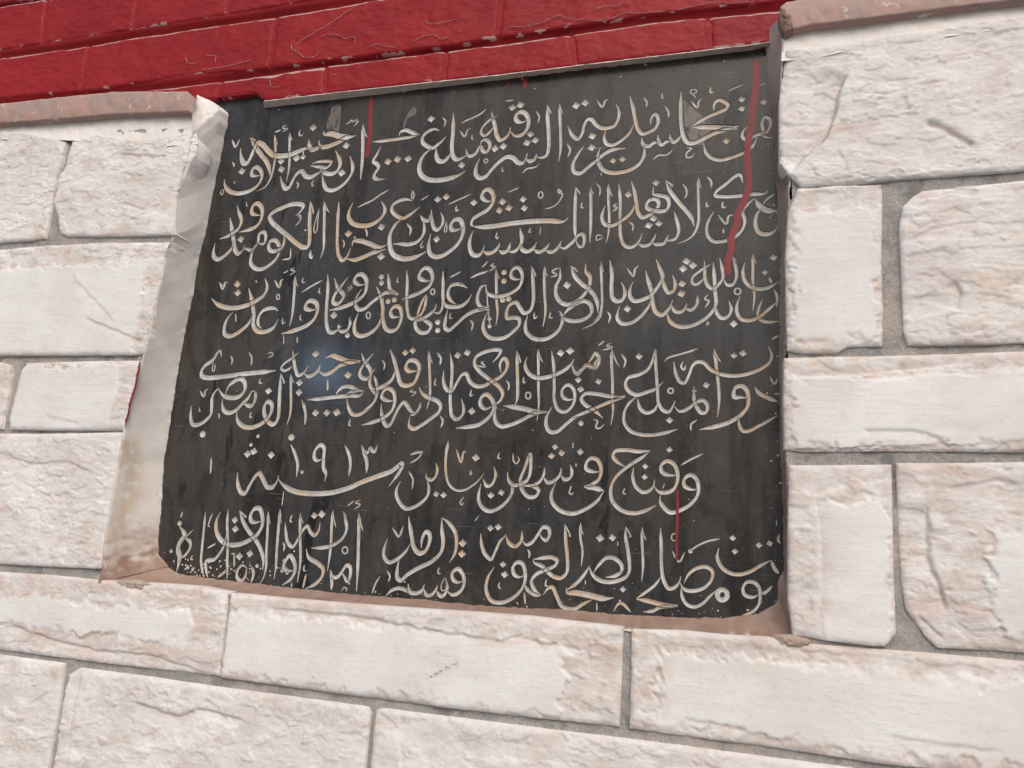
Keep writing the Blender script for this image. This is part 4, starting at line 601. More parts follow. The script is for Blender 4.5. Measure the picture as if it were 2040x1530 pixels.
# ------------------------------------------------------------------ object helpers
def tag(o, label, cat=None, group=None, kind=None):
    if label: o['label'] = label
    if cat: o['category'] = cat
    if group: o['group'] = group
    if kind: o['kind'] = kind
    return o
def empty(name, loc):
    o = bpy.data.objects.new(name, None); o.empty_display_size = 0.05; o.location = loc; COL.objects.link(o); return o
def mesh_obj(name, V, F, mat, parent=None, attr=None, smooth=True, fmat=None):
    """V in metres in world coordinates; the object's origin goes to the middle of its bounds"""
    V = np.asarray(V, float); c = (V.min(0) + V.max(0)) / 2
    me = bpy.data.meshes.new(name); me.from_pydata((V - c).tolist(), [], [tuple(int(i) for i in f) for f in F])
    for m in (mat if isinstance(mat, (list, tuple)) else [mat]): me.materials.append(m)
    if fmat is not None: me.polygons.foreach_set('material_index', np.asarray(fmat, np.int32))
    if attr is not None:
        a = me.attributes.new('wear_and_light', 'FLOAT_COLOR', 'POINT'); A = np.ones((len(V), 4)); A[:, :attr.shape[1]] = attr
        a.data.foreach_set('color', A.ravel())
    if smooth: me.polygons.foreach_set('use_smooth', np.ones(len(me.polygons), bool))
    me.update()
    o = bpy.data.objects.new(name, me); COL.objects.link(o)
    if parent is not None:
        o.parent = parent; o.location = Vector(c) - parent.location
    else: o.location = c
    return o
def resample(P, n):
    P = np.asarray(P, float); d = np.r_[0, np.cumsum(np.hypot(*np.diff(P, axis=0).T))]
    t = np.linspace(0, d[-1], n); return np.c_[np.interp(t, d, P[:, 0]), np.interp(t, d, P[:, 1])]
def plen(P):
    P = np.asarray(P, float); return np.hypot(*np.diff(P, axis=0).T).sum()
def coons(top, right, bottom, left, step):
    nu = int(max(plen(top), plen(bottom)) / step) + 2; nv = int(max(plen(left), plen(right)) / step) + 2
    nu = min(nu, 400); nv = min(nv, 300)
    T = resample(top, nu); B = resample(bottom, nu)[::-1]; R = resample(right, nv); L = resample(left, nv)[::-1]
    s = np.linspace(0, 1, nu)[None, :, None]; t = np.linspace(0, 1, nv)[:, None, None]
    G = (1 - t) * T[None] + t * B[None] + (1 - s) * L[:, None] + s * R[:, None] \
        - ((1 - s) * (1 - t) * T[0] + s * (1 - t) * T[-1] + (1 - s) * t * B[0] + s * t * B[-1])
    return G, np.broadcast_to(s[..., 0], (nv, nu)), np.broadcast_to(t[..., 0], (nv, nu))
def grid_faces(nv, nu):
    i = np.arange(nv - 1)[:, None] * nu + np.arange(nu - 1)[None]
    return np.stack([i, i + nu, i + nu + 1, i + 1], -1).reshape(-1, 4)
def ring_idx(nv, nu):
    return np.r_[np.arange(nu), np.arange(1, nv) * nu + nu - 1, (nv - 1) * nu + np.arange(nu - 2, -1, -1), np.arange(nv - 2, 0, -1) * nu]
def seg_dist(X, Z, P):
    """unsigned distance, side sign and position along polyline P"""
    P = np.asarray(P, float); best = np.full(X.shape, 1e9); sg = np.zeros(X.shape); along = np.zeros(X.shape); acc = 0
    tot = plen(P)
    for a, b in zip(P[:-1], P[1:]):
        d = b - a; L = np.hypot(*d); 
        if L < 1e-9: continue
        t = np.clip(((X - a[0]) * d[0] + (Z - a[1]) * d[1]) / L / L, 0, 1)
        dx = X - a[0] - t * d[0]; dz = Z - a[1] - t * d[1]; D = np.hypot(dx, dz)
        m = D < best; best = np.where(m, D, best); sg = np.where(m, np.sign(d[0] * dz - d[1] * dx), sg)
        along = np.where(m, (acc + t * L) / tot, along); acc += L
    return best, sg, along
def to_world(X, Z, depth):   # wall mm -> metres
    return np.c_[np.ravel(X) * MM, np.ravel(depth), FOOT_Z + np.ravel(Z) * MM]

# ------------------------------------------------------------------ materials
class NT:
    def __init__(s, name):
        s.m = bpy.data.materials.new(name); s.m.use_nodes = True; s.t = s.m.node_tree; s.n = s.t.nodes; s.n.clear()
        s.out = s.n.new('ShaderNodeOutputMaterial'); s.b = s.n.new('ShaderNodeBsdfPrincipled'); s.l(s.b.outputs[0], s.out.inputs[0])
        s.pos = s.n.new('ShaderNodeNewGeometry').outputs['Position']
    def l(s, a, b): s.t.links.new(a, b)
    def val(s, inp, v):
        if hasattr(v, 'links') or isinstance(v, bpy.types.NodeSocket): s.l(v, inp)
        else: inp.default_value = v
    def mapping(s, scale, loc=(0, 0, 0), rot=(0, 0, 0)):
        n = s.n.new('ShaderNodeMapping'); s.l(s.pos, n.inputs[0]); n.inputs['Scale'].default_value = scale; n.inputs['Location'].default_value = loc
        n.inputs['Rotation'].default_value = rot; return n.outputs[0]
    def noise(s, scale, detail=4, rough=.55, vec=None, dist=0.0, loc=(0, 0, 0)):
        n = s.n.new('ShaderNodeTexNoise'); n.inputs['Scale'].default_value = scale; n.inputs['Detail'].default_value = detail
        n.inputs['Roughness'].default_value = rough; n.inputs['Distortion'].default_value = dist
        s.l(vec if vec is not None else s.mapping((1, 1, 1), loc), n.inputs['Vector']); return n.outputs[0]
    def voro(s, scale, feature='F1', vec=None, out=0):
        n = s.n.new('ShaderNodeTexVoronoi'); n.feature = feature; n.inputs['Scale'].default_value = scale
        s.l(vec if vec is not None else s.pos, n.inputs['Vector']); return n.outputs[out]
    def ramp(s, x, p0, p1, c0=0.0, c1=1.0, ease=True):
        n = s.n.new('ShaderNodeMapRange'); n.interpolation_type = 'SMOOTHSTEP' if ease else 'LINEAR'
        s.l(x, n.inputs[0]); n.inputs[1].default_value = p0; n.inputs[2].default_value = p1; n.inputs[3].default_value = c0; n.inputs[4].default_value = c1
        return n.outputs[0]
    def math(s, op, a, b=None):
        n = s.n.new('ShaderNodeMath'); n.operation = op; s.val(n.inputs[0], a)
        if b is not None: s.val(n.inputs[1], b)
        return n.outputs[0]
    def mix(s, f, a, b):
        n = s.n.new('ShaderNodeMix'); n.data_type = 'RGBA'; s.val(n.inputs[0], f)
        for i, v in ((6, a), (7, b)):
            if isinstance(v, tuple): n.inputs[i].default_value = (*v, 1)
            else: s.l(v, n.inputs[i])
        return n.outputs[2]
    def attr(s, name='wear_and_light'):
        n = s.n.new('ShaderNodeAttribute'); n.attribute_name = name
        q = s.n.new('ShaderNodeSeparateColor'); s.l(n.outputs['Color'], q.inputs[0]); return q.outputs
    def bump(s, h, dist, strength=1.0, prev=None):
        n = s.n.new('ShaderNodeBump'); n.inputs['Strength'].default_value = strength; n.inputs['Distance'].default_value = dist
        s.l(h, n.inputs['Height'])
        if prev is not None: s.l(prev, n.inputs['Normal'])
        return n.outputs[0]
    def done(s, col, rough, nrm=None, spec=0.5):
        s.val(s.b.inputs['Base Color'], (*col, 1) if isinstance(col, tuple) else col); s.val(s.b.inputs['Roughness'], rough)
        s.b.inputs['Specular IOR Level'].default_value = spec
        if nrm is not None: s.l(nrm, s.b.inputs['Normal'])
        return s.m

def mat_stone():
    k = NT('pale_limestone'); a = k.attr()            # R = rough / pink crust, G = dirt in cracks, B = smooth sawn face
    n1 = k.noise(14, 5, .6, loc=(3, 1, 2)); n2 = k.noise(45, 5, .65); n3 = k.noise(300, 4, .6)
    strat = k.noise(30, 5, .65, vec=k.mapping((.6, 1, 2.6), rot=(0, .25, 0)), dist=.6)
    hh = k.noise(105, 9, .74, vec=k.mapping((.8, 1, 1.5), rot=(0, .3, 0)), dist=.4)
    base = k.mix(k.ramp(n1, .35, .68), (.765, .775, .785), (.68, .68, .68))
    base = k.mix(k.math('MULTIPLY', k.ramp(strat, .50, .72), .40), base, (.62, .565, .53))
    pk = k.math('MULTIPLY', a[0], k.ramp(k.math('ADD', k.math('MULTIPLY', strat, .5), k.math('MULTIPLY', n2, .5)), .38, .62))
    base = k.mix(k.math('MULTIPLY', pk, .78), base, (.56, .435, .38))
    och = k.math('MULTIPLY', k.ramp(k.noise(7, 4, .6, loc=(7, 0, 3)), .60, .74), k.ramp(n2, .4, .6))
    base = k.mix(k.math('MULTIPLY', och, .35), base, (.62, .47, .30))
    gry = k.ramp(k.noise(22, 6, .7, loc=(1, 5, 9)), .58, .74)
    base = k.mix(k.math('MULTIPLY', gry, .22), base, (.52, .51, .50))
    speck = k.ramp(k.voro(210), .10, .04); rare = k.ramp(k.noise(38, 2, .5, loc=(4, 4, 4)), .60, .66)
    base = k.mix(k.math('MULTIPLY', k.math('MULTIPLY', speck, rare), .6), base, (.18, .16, .14))
    base = k.mix(k.math('MULTIPLY', k.ramp(n3, .45, .7), .10), base, (.52, .48, .45))
    crk = k.ramp(k.voro(16, 'DISTANCE_TO_EDGE', vec=k.mapping((.5, 1, 1.3), rot=(0, .25, 0))), 0.0, .012, 1, 0)
    crk = k.math('MULTIPLY', crk, k.ramp(k.noise(26, 4, .6, loc=(5, 2, 8)), .54, .60))
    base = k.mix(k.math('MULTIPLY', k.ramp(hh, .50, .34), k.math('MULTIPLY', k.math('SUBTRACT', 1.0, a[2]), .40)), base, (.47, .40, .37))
    base = k.mix(k.math('MULTIPLY', k.ramp(k.noise(230, 5, .75, vec=k.mapping((.6, 1, 1.6), rot=(0, .3, 0))), .56, .70), .28), base, (.45, .42, .40))
    base = k.mix(k.math('MULTIPLY', a[1], .7), base, (.33, .25, .20))
    rough = k.math('SUBTRACT', 1.0, k.math('MULTIPLY', a[2], .55))
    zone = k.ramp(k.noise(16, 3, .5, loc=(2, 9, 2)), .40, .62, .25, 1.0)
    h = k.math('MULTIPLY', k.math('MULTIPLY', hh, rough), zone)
    tool = k.noise(260, 3, .6, vec=k.mapping((.10, .5, 1.6), rot=(0, .62, 0)))
    nb = k.bump(h, .0021, .75); nb = k.bump(k.math('MULTIPLY', tool, a[2]), .0004, .5, nb)
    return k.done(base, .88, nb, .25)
def mat_mortar():
    k = NT('grey_mortar'); n1 = k.noise(55, 6, .7); g = k.noise(500, 4, .7)
    c = k.mix(k.ramp(n1, .35, .65), (.47, .46, .45), (.35, .345, .34)); c = k.mix(k.math('MULTIPLY', k.ramp(g, .42, .62), .45), c, (.22, .215, .21))
    c = k.mix(k.math('MULTIPLY', k.ramp(k.noise(20, 5, .6, loc=(8, 2, 1)), .50, .62), .65), c, (.52, .46, .42))
    c = k.mix(k.math('MULTIPLY', k.ramp(k.noise(34, 5, .7, loc=(1, 2, 8)), .55, .66), .7), c, (.20, .195, .19))
    return k.done(c, .95, k.bump(k.noise(350, 5, .75), .0025, .9), .2)
def mat_plaster():
    k = NT('trowelled_plaster'); a = k.attr()          # R = brown, G = ochre, B = white rough lump
    n1 = k.noise(26, 5, .6); n2 = k.noise(130, 5, .65)
    c = k.mix(k.ramp(n1, .38, .66), (.73, .71, .69), (.64, .61, .585))
    c = k.mix(a[0], c, k.mix(k.ramp(k.noise(40, 5, .65, loc=(2, 2, 5)), .35, .68), (.34, .235, .185), (.26, .172, .132)))
    c = k.mix(k.math('MULTIPLY', a[1], k.ramp(n2, .3, .55)), c, (.47, .33, .19))
    c = k.mix(k.math('MULTIPLY', a[2], k.ramp(n2, .35, .55)), c, (.74, .72, .71))
    c = k.mix(k.math('MULTIPLY', k.ramp(n2, .62, .74), .22), c, (.30, .25, .22))
    nb = k.bump(k.noise(70, 5, .6), .0010, .4); nb = k.bump(k.noise(600, 3, .6), .0004, .4, nb)
    return k.done(c, .85, nb, .3)
def mat_red(name='red_gloss_paint', worn_and_lit=True):
    k = NT(name); a = k.attr()
    n1 = k.noise(10, 5, .6); n2 = k.noise(160, 5, .7)
    c = k.mix(k.ramp(n1, .35, .65), (.29, .017, .022), (.24, .013, .018))
    if worn_and_lit:
        st = k.noise(220, 4, .7, vec=k.mapping((.22, 1, 3.2), rot=(0, -.05, 0)), dist=1.0)
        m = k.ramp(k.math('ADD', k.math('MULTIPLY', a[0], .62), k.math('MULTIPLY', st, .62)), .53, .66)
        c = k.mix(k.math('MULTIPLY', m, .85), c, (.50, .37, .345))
        fl = k.math('MULTIPLY', k.ramp(st, .66, .72), k.ramp(k.noise(18, 3, .6, loc=(5, 5, 1)), .46, .62))
        c = k.mix(k.math('MULTIPLY', fl, .45), c, (.46, .22, .20))
    nb = k.bump(k.noise(75, 5, .6), .0016, .4)
    wr = k.noise(200, 4, .65, vec=k.mapping((.3, 1, 2.2)), dist=.8); nb = k.bump(wr, .0007, .5, nb)
    return k.done(c, k.ramp(n2, .3, .7, .42, .60), nb, .18)
def mat_slab(name='black_marble', smear=0.0):
    k = NT(name)
    v1 = k.noise(42, 5, .6, vec=k.mapping((1.0, 1, .12), rot=(0, .06, 0))); v2 = k.noise(95, 4, .6, vec=k.mapping((1.0, 1, .10), (3, 0, 1)))
    b1 = k.noise(6, 4, .55, loc=(2, 0, 7)); f = k.noise(260, 4, .7)
    c = k.mix(k.ramp(b1, .40, .62), (.054, .049, .045), (.040, .043, .048))
    c = k.mix(k.math('MULTIPLY', k.ramp(v1, .50, .64), .55), c, (.014, .014, .014))
    c = k.mix(k.math('MULTIPLY', k.ramp(v2, .57, .67), .38), c, (.070, .062, .056))
    mt = k.noise(38, 7, .68, vec=k.mapping((1, 1, .55), (2, 0, 3)), dist=.8)
    c = k.mix(k.math('MULTIPLY', k.ramp(mt, .50, .40), .60), c, (.020, .020, .021))
    c = k.mix(k.math('MULTIPLY', k.ramp(mt, .56, .68), .45), c, (.088, .082, .076))
    drip = k.math('MULTIPLY', k.ramp(k.noise(60, 3, .5, vec=k.mapping((1, 1, .22), (9, 0, 4)), dist=.5), .63, .67), k.ramp(k.noise(9, 2, .5, loc=(6, 1, 1)), .50, .60))
    c = k.mix(k.math('MULTIPLY', drip, .85), c, (.010, .011, .012))
    c = k.mix(k.math('MULTIPLY', k.ramp(f, .50, .75), .35), c, (.085, .08, .076))
    sp = k.math('MULTIPLY', k.ramp(k.voro(260), .12, .05), k.ramp(k.noise(60, 2, .5, loc=(1, 8, 4)), .64, .70))
    c = k.mix(sp, c, (.45, .42, .40))
    sc = k.noise(700, 2, .5, vec=k.mapping((.02, 1, 1.0), rot=(0, .35, 0))); sm = k.ramp(k.noise(14, 3, .5, loc=(9, 1, 2)), .48, .60)
    c = k.mix(k.math('MULTIPLY', k.math('MULTIPLY', k.ramp(sc, .66, .72), sm), .6), c, (.22, .21, .20))
    if smear > 0:
        c = k.mix(k.math('MULTIPLY', k.ramp(k.noise(150, 5, .7, vec=k.mapping((1, 1, .5))), .34, .56), smear), c, (.20, .18, .165))
    r = k.ramp(v1, .40, .66, .36, .24); r = k.math('ADD', r, k.math('MULTIPLY', k.ramp(f, .45, .7), .12))
    nb = k.bump(k.noise(28, 4, .5), .0012, .12); nb = k.bump(k.noise(480, 4, .6), .0003, .3, nb)
    k.b.inputs['Coat Weight'].default_value = .22; k.b.inputs['Coat Roughness'].default_value = .13
    return k.done(c, r, nb, .12)
def mat_letter():
    k = NT('carved_letter_paint'); n1 = k.noise(26, 4, .6, loc=(1, 3, 1)); n2 = k.noise(210, 5, .7)
    c = k.mix(k.ramp(k.noise(60, 4, .6), .35, .65), (.56, .555, .545), (.41, .40, .385))
    c = k.mix(k.math('MULTIPLY', k.ramp(n1, .50, .62), .78), c, (.50, .39, .28))
    c = k.mix(k.math('MULTIPLY', k.ramp(k.noise(45, 3, .5, loc=(7, 7, 2)), .64, .72), .5), c, (.58, .36, .18))
    c = k.mix(k.math('MULTIPLY', k.ramp(n2, .56, .70), .55), c, (.13, .115, .10))
    return k.done(c, .62, k.bump(k.noise(500, 4, .7), .0006, .6), .4)
def mat_simple(name, c1, c2, scale, rough, bump=.001):
    k = NT(name); c = k.mix(k.ramp(k.noise(scale, 5, .65), .35, .66), c1, c2)
    return k.done(c, rough, k.bump(k.noise(scale * 5, 5, .7), bump, .6), .35)
def mat_cope():
    k = NT('pink_coping'); c = k.mix(k.ramp(k.noise(24, 5, .65), .36, .64), (.43, .275, .235), (.36, .27, .245))
    c = k.mix(k.math('MULTIPLY', k.ramp(k.noise(70, 5, .7, loc=(3, 3, 3)), .58, .66), .8), c, (.66, .62, .60))
    c = k.mix(k.math('MULTIPLY', k.ramp(k.noise(60, 5, .7, loc=(9, 1, 3)), .62, .70), .6), c, (.22, .19, .17))
    return k.done(c, .6, k.bump(k.noise(200, 5, .7), .001, .6), .4)
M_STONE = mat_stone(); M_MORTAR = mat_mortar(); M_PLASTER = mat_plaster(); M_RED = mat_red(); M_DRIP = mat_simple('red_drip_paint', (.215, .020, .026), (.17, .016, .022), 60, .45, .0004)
M_SLAB = mat_slab(); M_SMEAR = mat_slab('black_marble_smeared', .75); M_LETTER = mat_letter(); M_COPE = mat_cope()
M_LIP = mat_simple('pale_bedding_mortar', (.68, .60, .55), (.56, .48, .43), 90, .85)
M_FLECK = mat_simple('white_plaster_fleck', (.72, .70, .67), (.58, .54, .50), 200, .8)
M_BROWN = mat_simple('rust_brown_lump', (.19, .115, .085), (.30, .22, .18), 120, .9, .003)
M_CRACKP = mat_simple('bare_paint_crack', (.55, .36, .33), (.42, .22, .20), 200, .6)

# ------------------------------------------------------------------ stone cladding
wall = tag(empty('stone_wall', (-0.3, 0.03, FOOT_Z - 0.35)), 'rough white limestone cladding with grey joints framing the sunken black plaque', 'wall', kind='thing')
def make_stone(key, spec, idx):
    top, right, bottom, left, panel = spec
    G, s, t = coons(top, right, bottom, left, 1.15)
    nv, nu = s.shape; X = G[..., 0].copy(); Z = G[..., 1].copy()
    per = np.concatenate([resample(e, int(plen(e) / 2.5) + 2) for e in (top, right, bottom, left)])
    e = np.full(X.shape, 1e9)
    for k in range(0, len(per), 40):
        q = per[k:k + 40]; e = np.minimum(e, np.sqrt(((X[..., None] - q[:, 0]) ** 2 + (Z[..., None] - q[:, 1]) ** 2).min(-1)))
    e = np.maximum(e - .6, 0)
    W = plen(top); H = (plen(left) + plen(right)) / 2
    wob = fbm(X / 9, Z / 9, idx, 4); rag = fbm(X / 3.2, Z / 3.2, idx + 40, 3)
    if panel:
        s0, s1, t0, t1 = panel
        dm = np.minimum(np.minimum((s - s0) * W, (s1 - s) * W), np.minimum((t - t0) * H, (t1 - t) * H))
        tw = 1.2 + 4.5 * sstep(-.15, .35, fbm(X / 30, Z / 30, idx + 99, 3)); m = sstep(-tw, tw, dm + 8.0 * wob + 2.2 * rag)
    else:
        m = np.zeros(X.shape)
    big = fbm(X / 42, Z / 30, idx + 7, 3); mid = fbm(X / 14, Z / 9, idx + 17, 4); ridg = 1 - np.abs(fbm(X / 20, Z / 12, idx + 27, 4)) * 2.2
    fine = fbm(X / 3.0, Z / 2.4, idx + 57, 3)
    # terraces like cleft stone
    tr = fbm(X / 30, Z / 16, idx + 67, 4) * 3.2; fl = np.floor(tr); fr = tr - fl; terr = fl + sstep(.80, 1.0, fr)
    rough_h = 1.3 * big + .30 * mid + .10 * ridg + .16 * fine + .24 * terr
    smooth_h = .5 + .5 * big + .10 * fine
    chip = sstep(.12, .16, fbm(X / 20, Z / 11, idx + 91, 5)) * .75 + sstep(.02, .05, fbm(X / 12, Z / 8, idx + 95, 4)) * .22
    h = m * smooth_h + (1 - m) * (rough_h + chip - (1.1 if panel else .6))
    dirt = np.zeros(X.shape); pink = (1 - m) * (.85 if panel else .26 + .5 * sstep(.1, .5, fbm(X / 26, Z / 14, idx + 77, 3)))
    for pl, A, w, mode in SCARS.get(key, []):
        D, sg, al = seg_dist(X + 1.2 * rag, Z + 1.2 * wob, pl); endf = sstep(0, .12, al) * sstep(0, .12, 1 - al) + .15
        if mode == 2:
            g = np.exp(-(D / w) ** 2) * endf; h -= A * g; dirt = np.maximum(dirt, g * .8)
        else:
            side = sg * mode
            low = np.where(side < 0, np.exp(-D / w), np.exp(-(D / 1.1) ** 2)) * endf
            h -= A * low; pink = np.maximum(pink, np.where(side < 0, np.exp(-D / w) * .6 * endf, 0)); dirt = np.maximum(dirt, np.exp(-(D / 1.0) ** 2) * endf * min(1, max(0, A - 1.4) / 3) * .6)
    pink = np.maximum(pink, .55 * np.exp(-e / 5) * (.5 + wob))
    edge = np.exp(-e / (.7 + 1.0 * np.clip(wob + .4, 0, 1)))
    h = h - 2.0 * edge * (1 + .5 * rag)
    h = np.maximum(h, -9.0)
    depth = -(h) * MM
    V = to_world(X, Z, depth); F = grid_faces(nv, nu)
    ring = ring_idx(nv, nu); n0 = len(V); V2 = V[ring].copy(); V2[:, 1] = .024
    V = np.r_[V, V2]; rn = len(ring); j = np.arange(rn); F2 = np.c_[ring[j], n0 + j, n0 + (j + 1) % rn, ring[(j + 1) % rn]][:, ::-1]
    A = np.stack([np.clip(pink, 0, 1), np.clip(dirt, 0, 1), m], -1).reshape(-1, 3); A = np.r_[A, A[ring]]
    return mesh_obj('stone', V, np.r_[F, F2], M_STONE, wall, A)
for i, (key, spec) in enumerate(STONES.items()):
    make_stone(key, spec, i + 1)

def inside(X, Z, poly):
    c = np.zeros(X.shape, bool); n = len(poly)
    for i in range(n):
        x1, z1 = poly[i]; x2, z2 = poly[(i + 1) % n]
        if z1 == z2: continue
        k = ((z1 > Z) != (z2 > Z)) & (X < (x2 - x1) * (Z - z1) / (z2 - z1) + x1); c ^= k
    return c
def lerp_line(A, B, n, f):
    A = resample(A, n); B = resample(B, n); return A * (1 - f) + B * f
# bedding mortar behind the stones, open where the plaque sits
hole = np.concatenate([lerp_line(REV_OUT['left'], REV_IN['left'], 60, .03), lerp_line(REV_OUT['bottom'], REV_IN['bottom'], 60, .03), lerp_line(REV_OUT['right'], REV_IN['right'], 60, .03)])
xs = np.arange(-1100, 560, 2.6); zs = np.arange(-420, 640, 2.6)
Xg, Zg = np.meshgrid(xs, zs)
lim = np.interp(Xg, [p[0] for p in COPE[0][1]] + [p[0] for p in COPE[1][1]], [p[1] - 14 for p in COPE[0][1]] + [p[1] - 14 for p in COPE[1][1]])
keep = ~inside(Xg, Zg, hole) & (Zg < lim)
nv, nu = Xg.shape; F = grid_faces(nv, nu); kf = keep.ravel()[F].all(1); F = F[kf]
used = np.unique(F); remap = np.full(nv * nu, -1); remap[used] = np.arange(len(used))
inst = np.zeros(Xg.shape, bool)
for sp_ in STONES.values():
    P_ = np.array([p for e_ in sp_[:4] for p in e_[:-1]]); c_ = (P_.min(0) + P_.max(0)) / 2; P_ = P_ - np.sign(P_ - c_) * 4.5; inst |= inside(Xg, Zg, P_.tolist())
dep = .0046 + .010 * inst + .0012 * fbm(Xg / 11, Zg / 11, 5, 4) + .0008 * fbm(Xg / 4, Zg / 4, 15, 3)
V = to_world(Xg, Zg, dep)[used]
mesh_obj('mortar_bed', V, remap[F][:, ::-1], M_MORTAR, wall)

mesh_obj('wall_core', [(-1.15, .066, FOOT_Z - .45), (.70, .066, FOOT_Z - .45), (.70, .066, FOOT_Z + .46), (-1.15, .066, FOOT_Z + .46), (-1.15, .2, FOOT_Z - .45), (.70, .2, FOOT_Z - .45), (.70, .2, FOOT_Z + .46), (-1.15, .2, FOOT_Z + .46)], [(0, 1, 2, 3), (4, 7, 6, 5), (0, 4, 5, 1), (1, 5, 6, 2), (2, 6, 7, 3), (3, 7, 4, 0)], M_MORTAR, wall, smooth=False)
# plastered reveals that run from the stone faces in to the plaque
def reveal(side, seed):
    n = int(plen(REV_IN[side]) / 1.3) + 2; A = resample(REV_OUT[side], n); B = resample(REV_IN[side], n); k = 22 if side == 'left' else 14
    f = np.linspace(-.05, 1.04, k)[:, None, None]
    if side == 'left': f = np.where(f < 0, f * sstep(.08, .16, np.linspace(0, 1, n))[None, :, None], f)
    G = A[None] * (1 - f) + B[None] * f; X = G[..., 0]; Z = G[..., 1]
    u = np.linspace(0, 1, n)[None]; ff = f[..., 0]
    prof = np.clip(ff, 0, 1)
    prof = prof ** (.85 if side == 'left' else .75)
    y = prof * (SLAB_Y + .0010) - (.0012 if side == 'left' else -.0004)
    y = np.minimum(y, SLAB_Y)
    if side == 'left': y = np.where(ff < .97, y * (.62 + .38 * sstep(.02, .25, u)), y)
    y = np.where(ff < 0, y + (-ff) * .06, y); y = np.where(ff > 1, SLAB_Y + (ff - 1) * .06, y)
    nz = (fbm(X / 20, Z / 20, seed, 3) * .0014 + fbm(X / 5, Z / 5, seed + 5, 3) * .0005) * (.3 if side == 'left' else 1)
    if side == 'left': nz = nz + fbm(X / 4.5, Z / 4.5, seed + 25, 5) * .0026 * (1 - sstep(.08, .17, u)) * np.sin(np.clip(ff, 0, 1) * 3.14)
    y = y + nz * (1 - .55 * sstep(.8, 1, ff)) * (1 - sstep(.93, 1.0, ff))
    rag = fbm(X / 5, Z / 5, seed + 9, 3); jit = np.clip(sstep(.86, 1, ff) + (1 - sstep(-.02, .06, ff)), 0, 1); X = X + rag * 1.1 * jit; Z = Z + fbm(X / 5, Z / 5, seed + 19, 3) * 1.1 * jit
    V = to_world(X, Z, y); F = grid_faces(k, n)
    R = np.zeros(X.shape); O = np.zeros(X.shape); Wt = np.zeros(X.shape)
    if side == 'left':
        R = .92 * sstep(.90, 1.0, u + .05 * rag) * np.ones(X.shape) + .12 * sstep(.75, .9, u)
        D, sg, al = seg_dist(X, Z, OCHRE); O = np.exp(-(D / 4.5) ** 2) * .55
        Wt = (1 - sstep(.06, .14, u)) * np.ones(X.shape)
    else:
        R = .95 + .1 * rag
        if side == 'right': R = R * (1 - .35 * sstep(.80, .92, u)) * (.86 + .1 * np.sin(u * 9))
        R = R * (1 - .75 * (1 - sstep(-.10, .22, ff + .25 * rag)))
    if side != 'right': F = F[:, ::-1]
    F = F if side != 'right' else F
    o = mesh_obj('plaster_reveal', V, F, M_PLASTER, wall, np.stack([np.clip(R, 0, 1), O, Wt], -1).reshape(-1, 3))
    return o
for i, sd_ in enumerate(('left', 'bottom', 'right')): reveal(sd_, 31 + i)

def strip(name, top, bot, ytop, ybot, mat, parent, step=2.2, amp=.0012, k=7, bulge=0., seed=3, attr=None, thick=None, jag=.5):
    n = int(max(plen(top), plen(bot)) / step) + 2; A = resample(top, n); B = resample(bot, n); f = np.linspace(0, 1, k)[:, None, None]
    G = A[None] * (1 - f) + B[None] * f; X = G[..., 0]; Z = G[..., 1] + fbm(G[..., 0] / 7, G[..., 1] / 7, seed + 3, 3) * jag; ff = f[..., 0]
    y = ytop * (1 - ff) + ybot * ff + bulge * np.sin(ff * np.pi) + fbm(X / 9, Z / 9, seed, 4) * amp
    V = to_world(X, Z, y); F = grid_faces(k, n)
    if thick:
        ring = ring_idx(k, n); n0 = len(V); V2 = V[ring].copy(); V2[:, 1] += thick; V = np.r_[V, V2]; j = np.arange(len(ring))
        F = np.r_[F, np.c_[ring[j], n0 + j, n0 + (j + 1) % len(ring), ring[(j + 1) % len(ring)]][:, ::-1]]
    A_ = None if attr is None else np.tile(np.array(attr, float), (len(V), 1))
    return mesh_obj(name, V, F, mat, parent, A_)
for i, (t_, b_l) in enumerate(COPE):
    strip('coping_slab', t_, b_l, -.003, -.0025, M_COPE, wall, 1.6, .0010, 12, -.0008, 50 + i, None, .036, .35)
for i, (t_, b_l) in enumerate(FIL):
    strip('mortar_fillet', t_, [(x, z - 7) for x, z in b_l], .0062, .0004, M_PLASTER, wall, 1.6, .0012, 9, .0012, 60 + i, (0., 0., .7))

V = []; F = []; pm = random.Random(4)
for (x, z) in PENCIL:
    o_ = len(V); n_ = 5; rr = pm.uniform(.35, .75)
    V += [((x + rr * pm.uniform(.6, 1.3) * math.cos(i * 1.257)) * MM, -.0024, FOOT_Z + (z + rr * math.sin(i * 1.257)) * MM) for i in range(n_)] + [(x * MM, -.0028, FOOT_Z + z * MM)]
    F += [(o_ + i, o_ + (i + 1) % n_, o_ + n_) for i in range(n_)]
tag(mesh_obj('pencil_marks', V, F, mat_simple('pencil_grey', (.10, .10, .11), (.16, .15, .15), 100, .7), wall, smooth=False), None, kind='stuff')
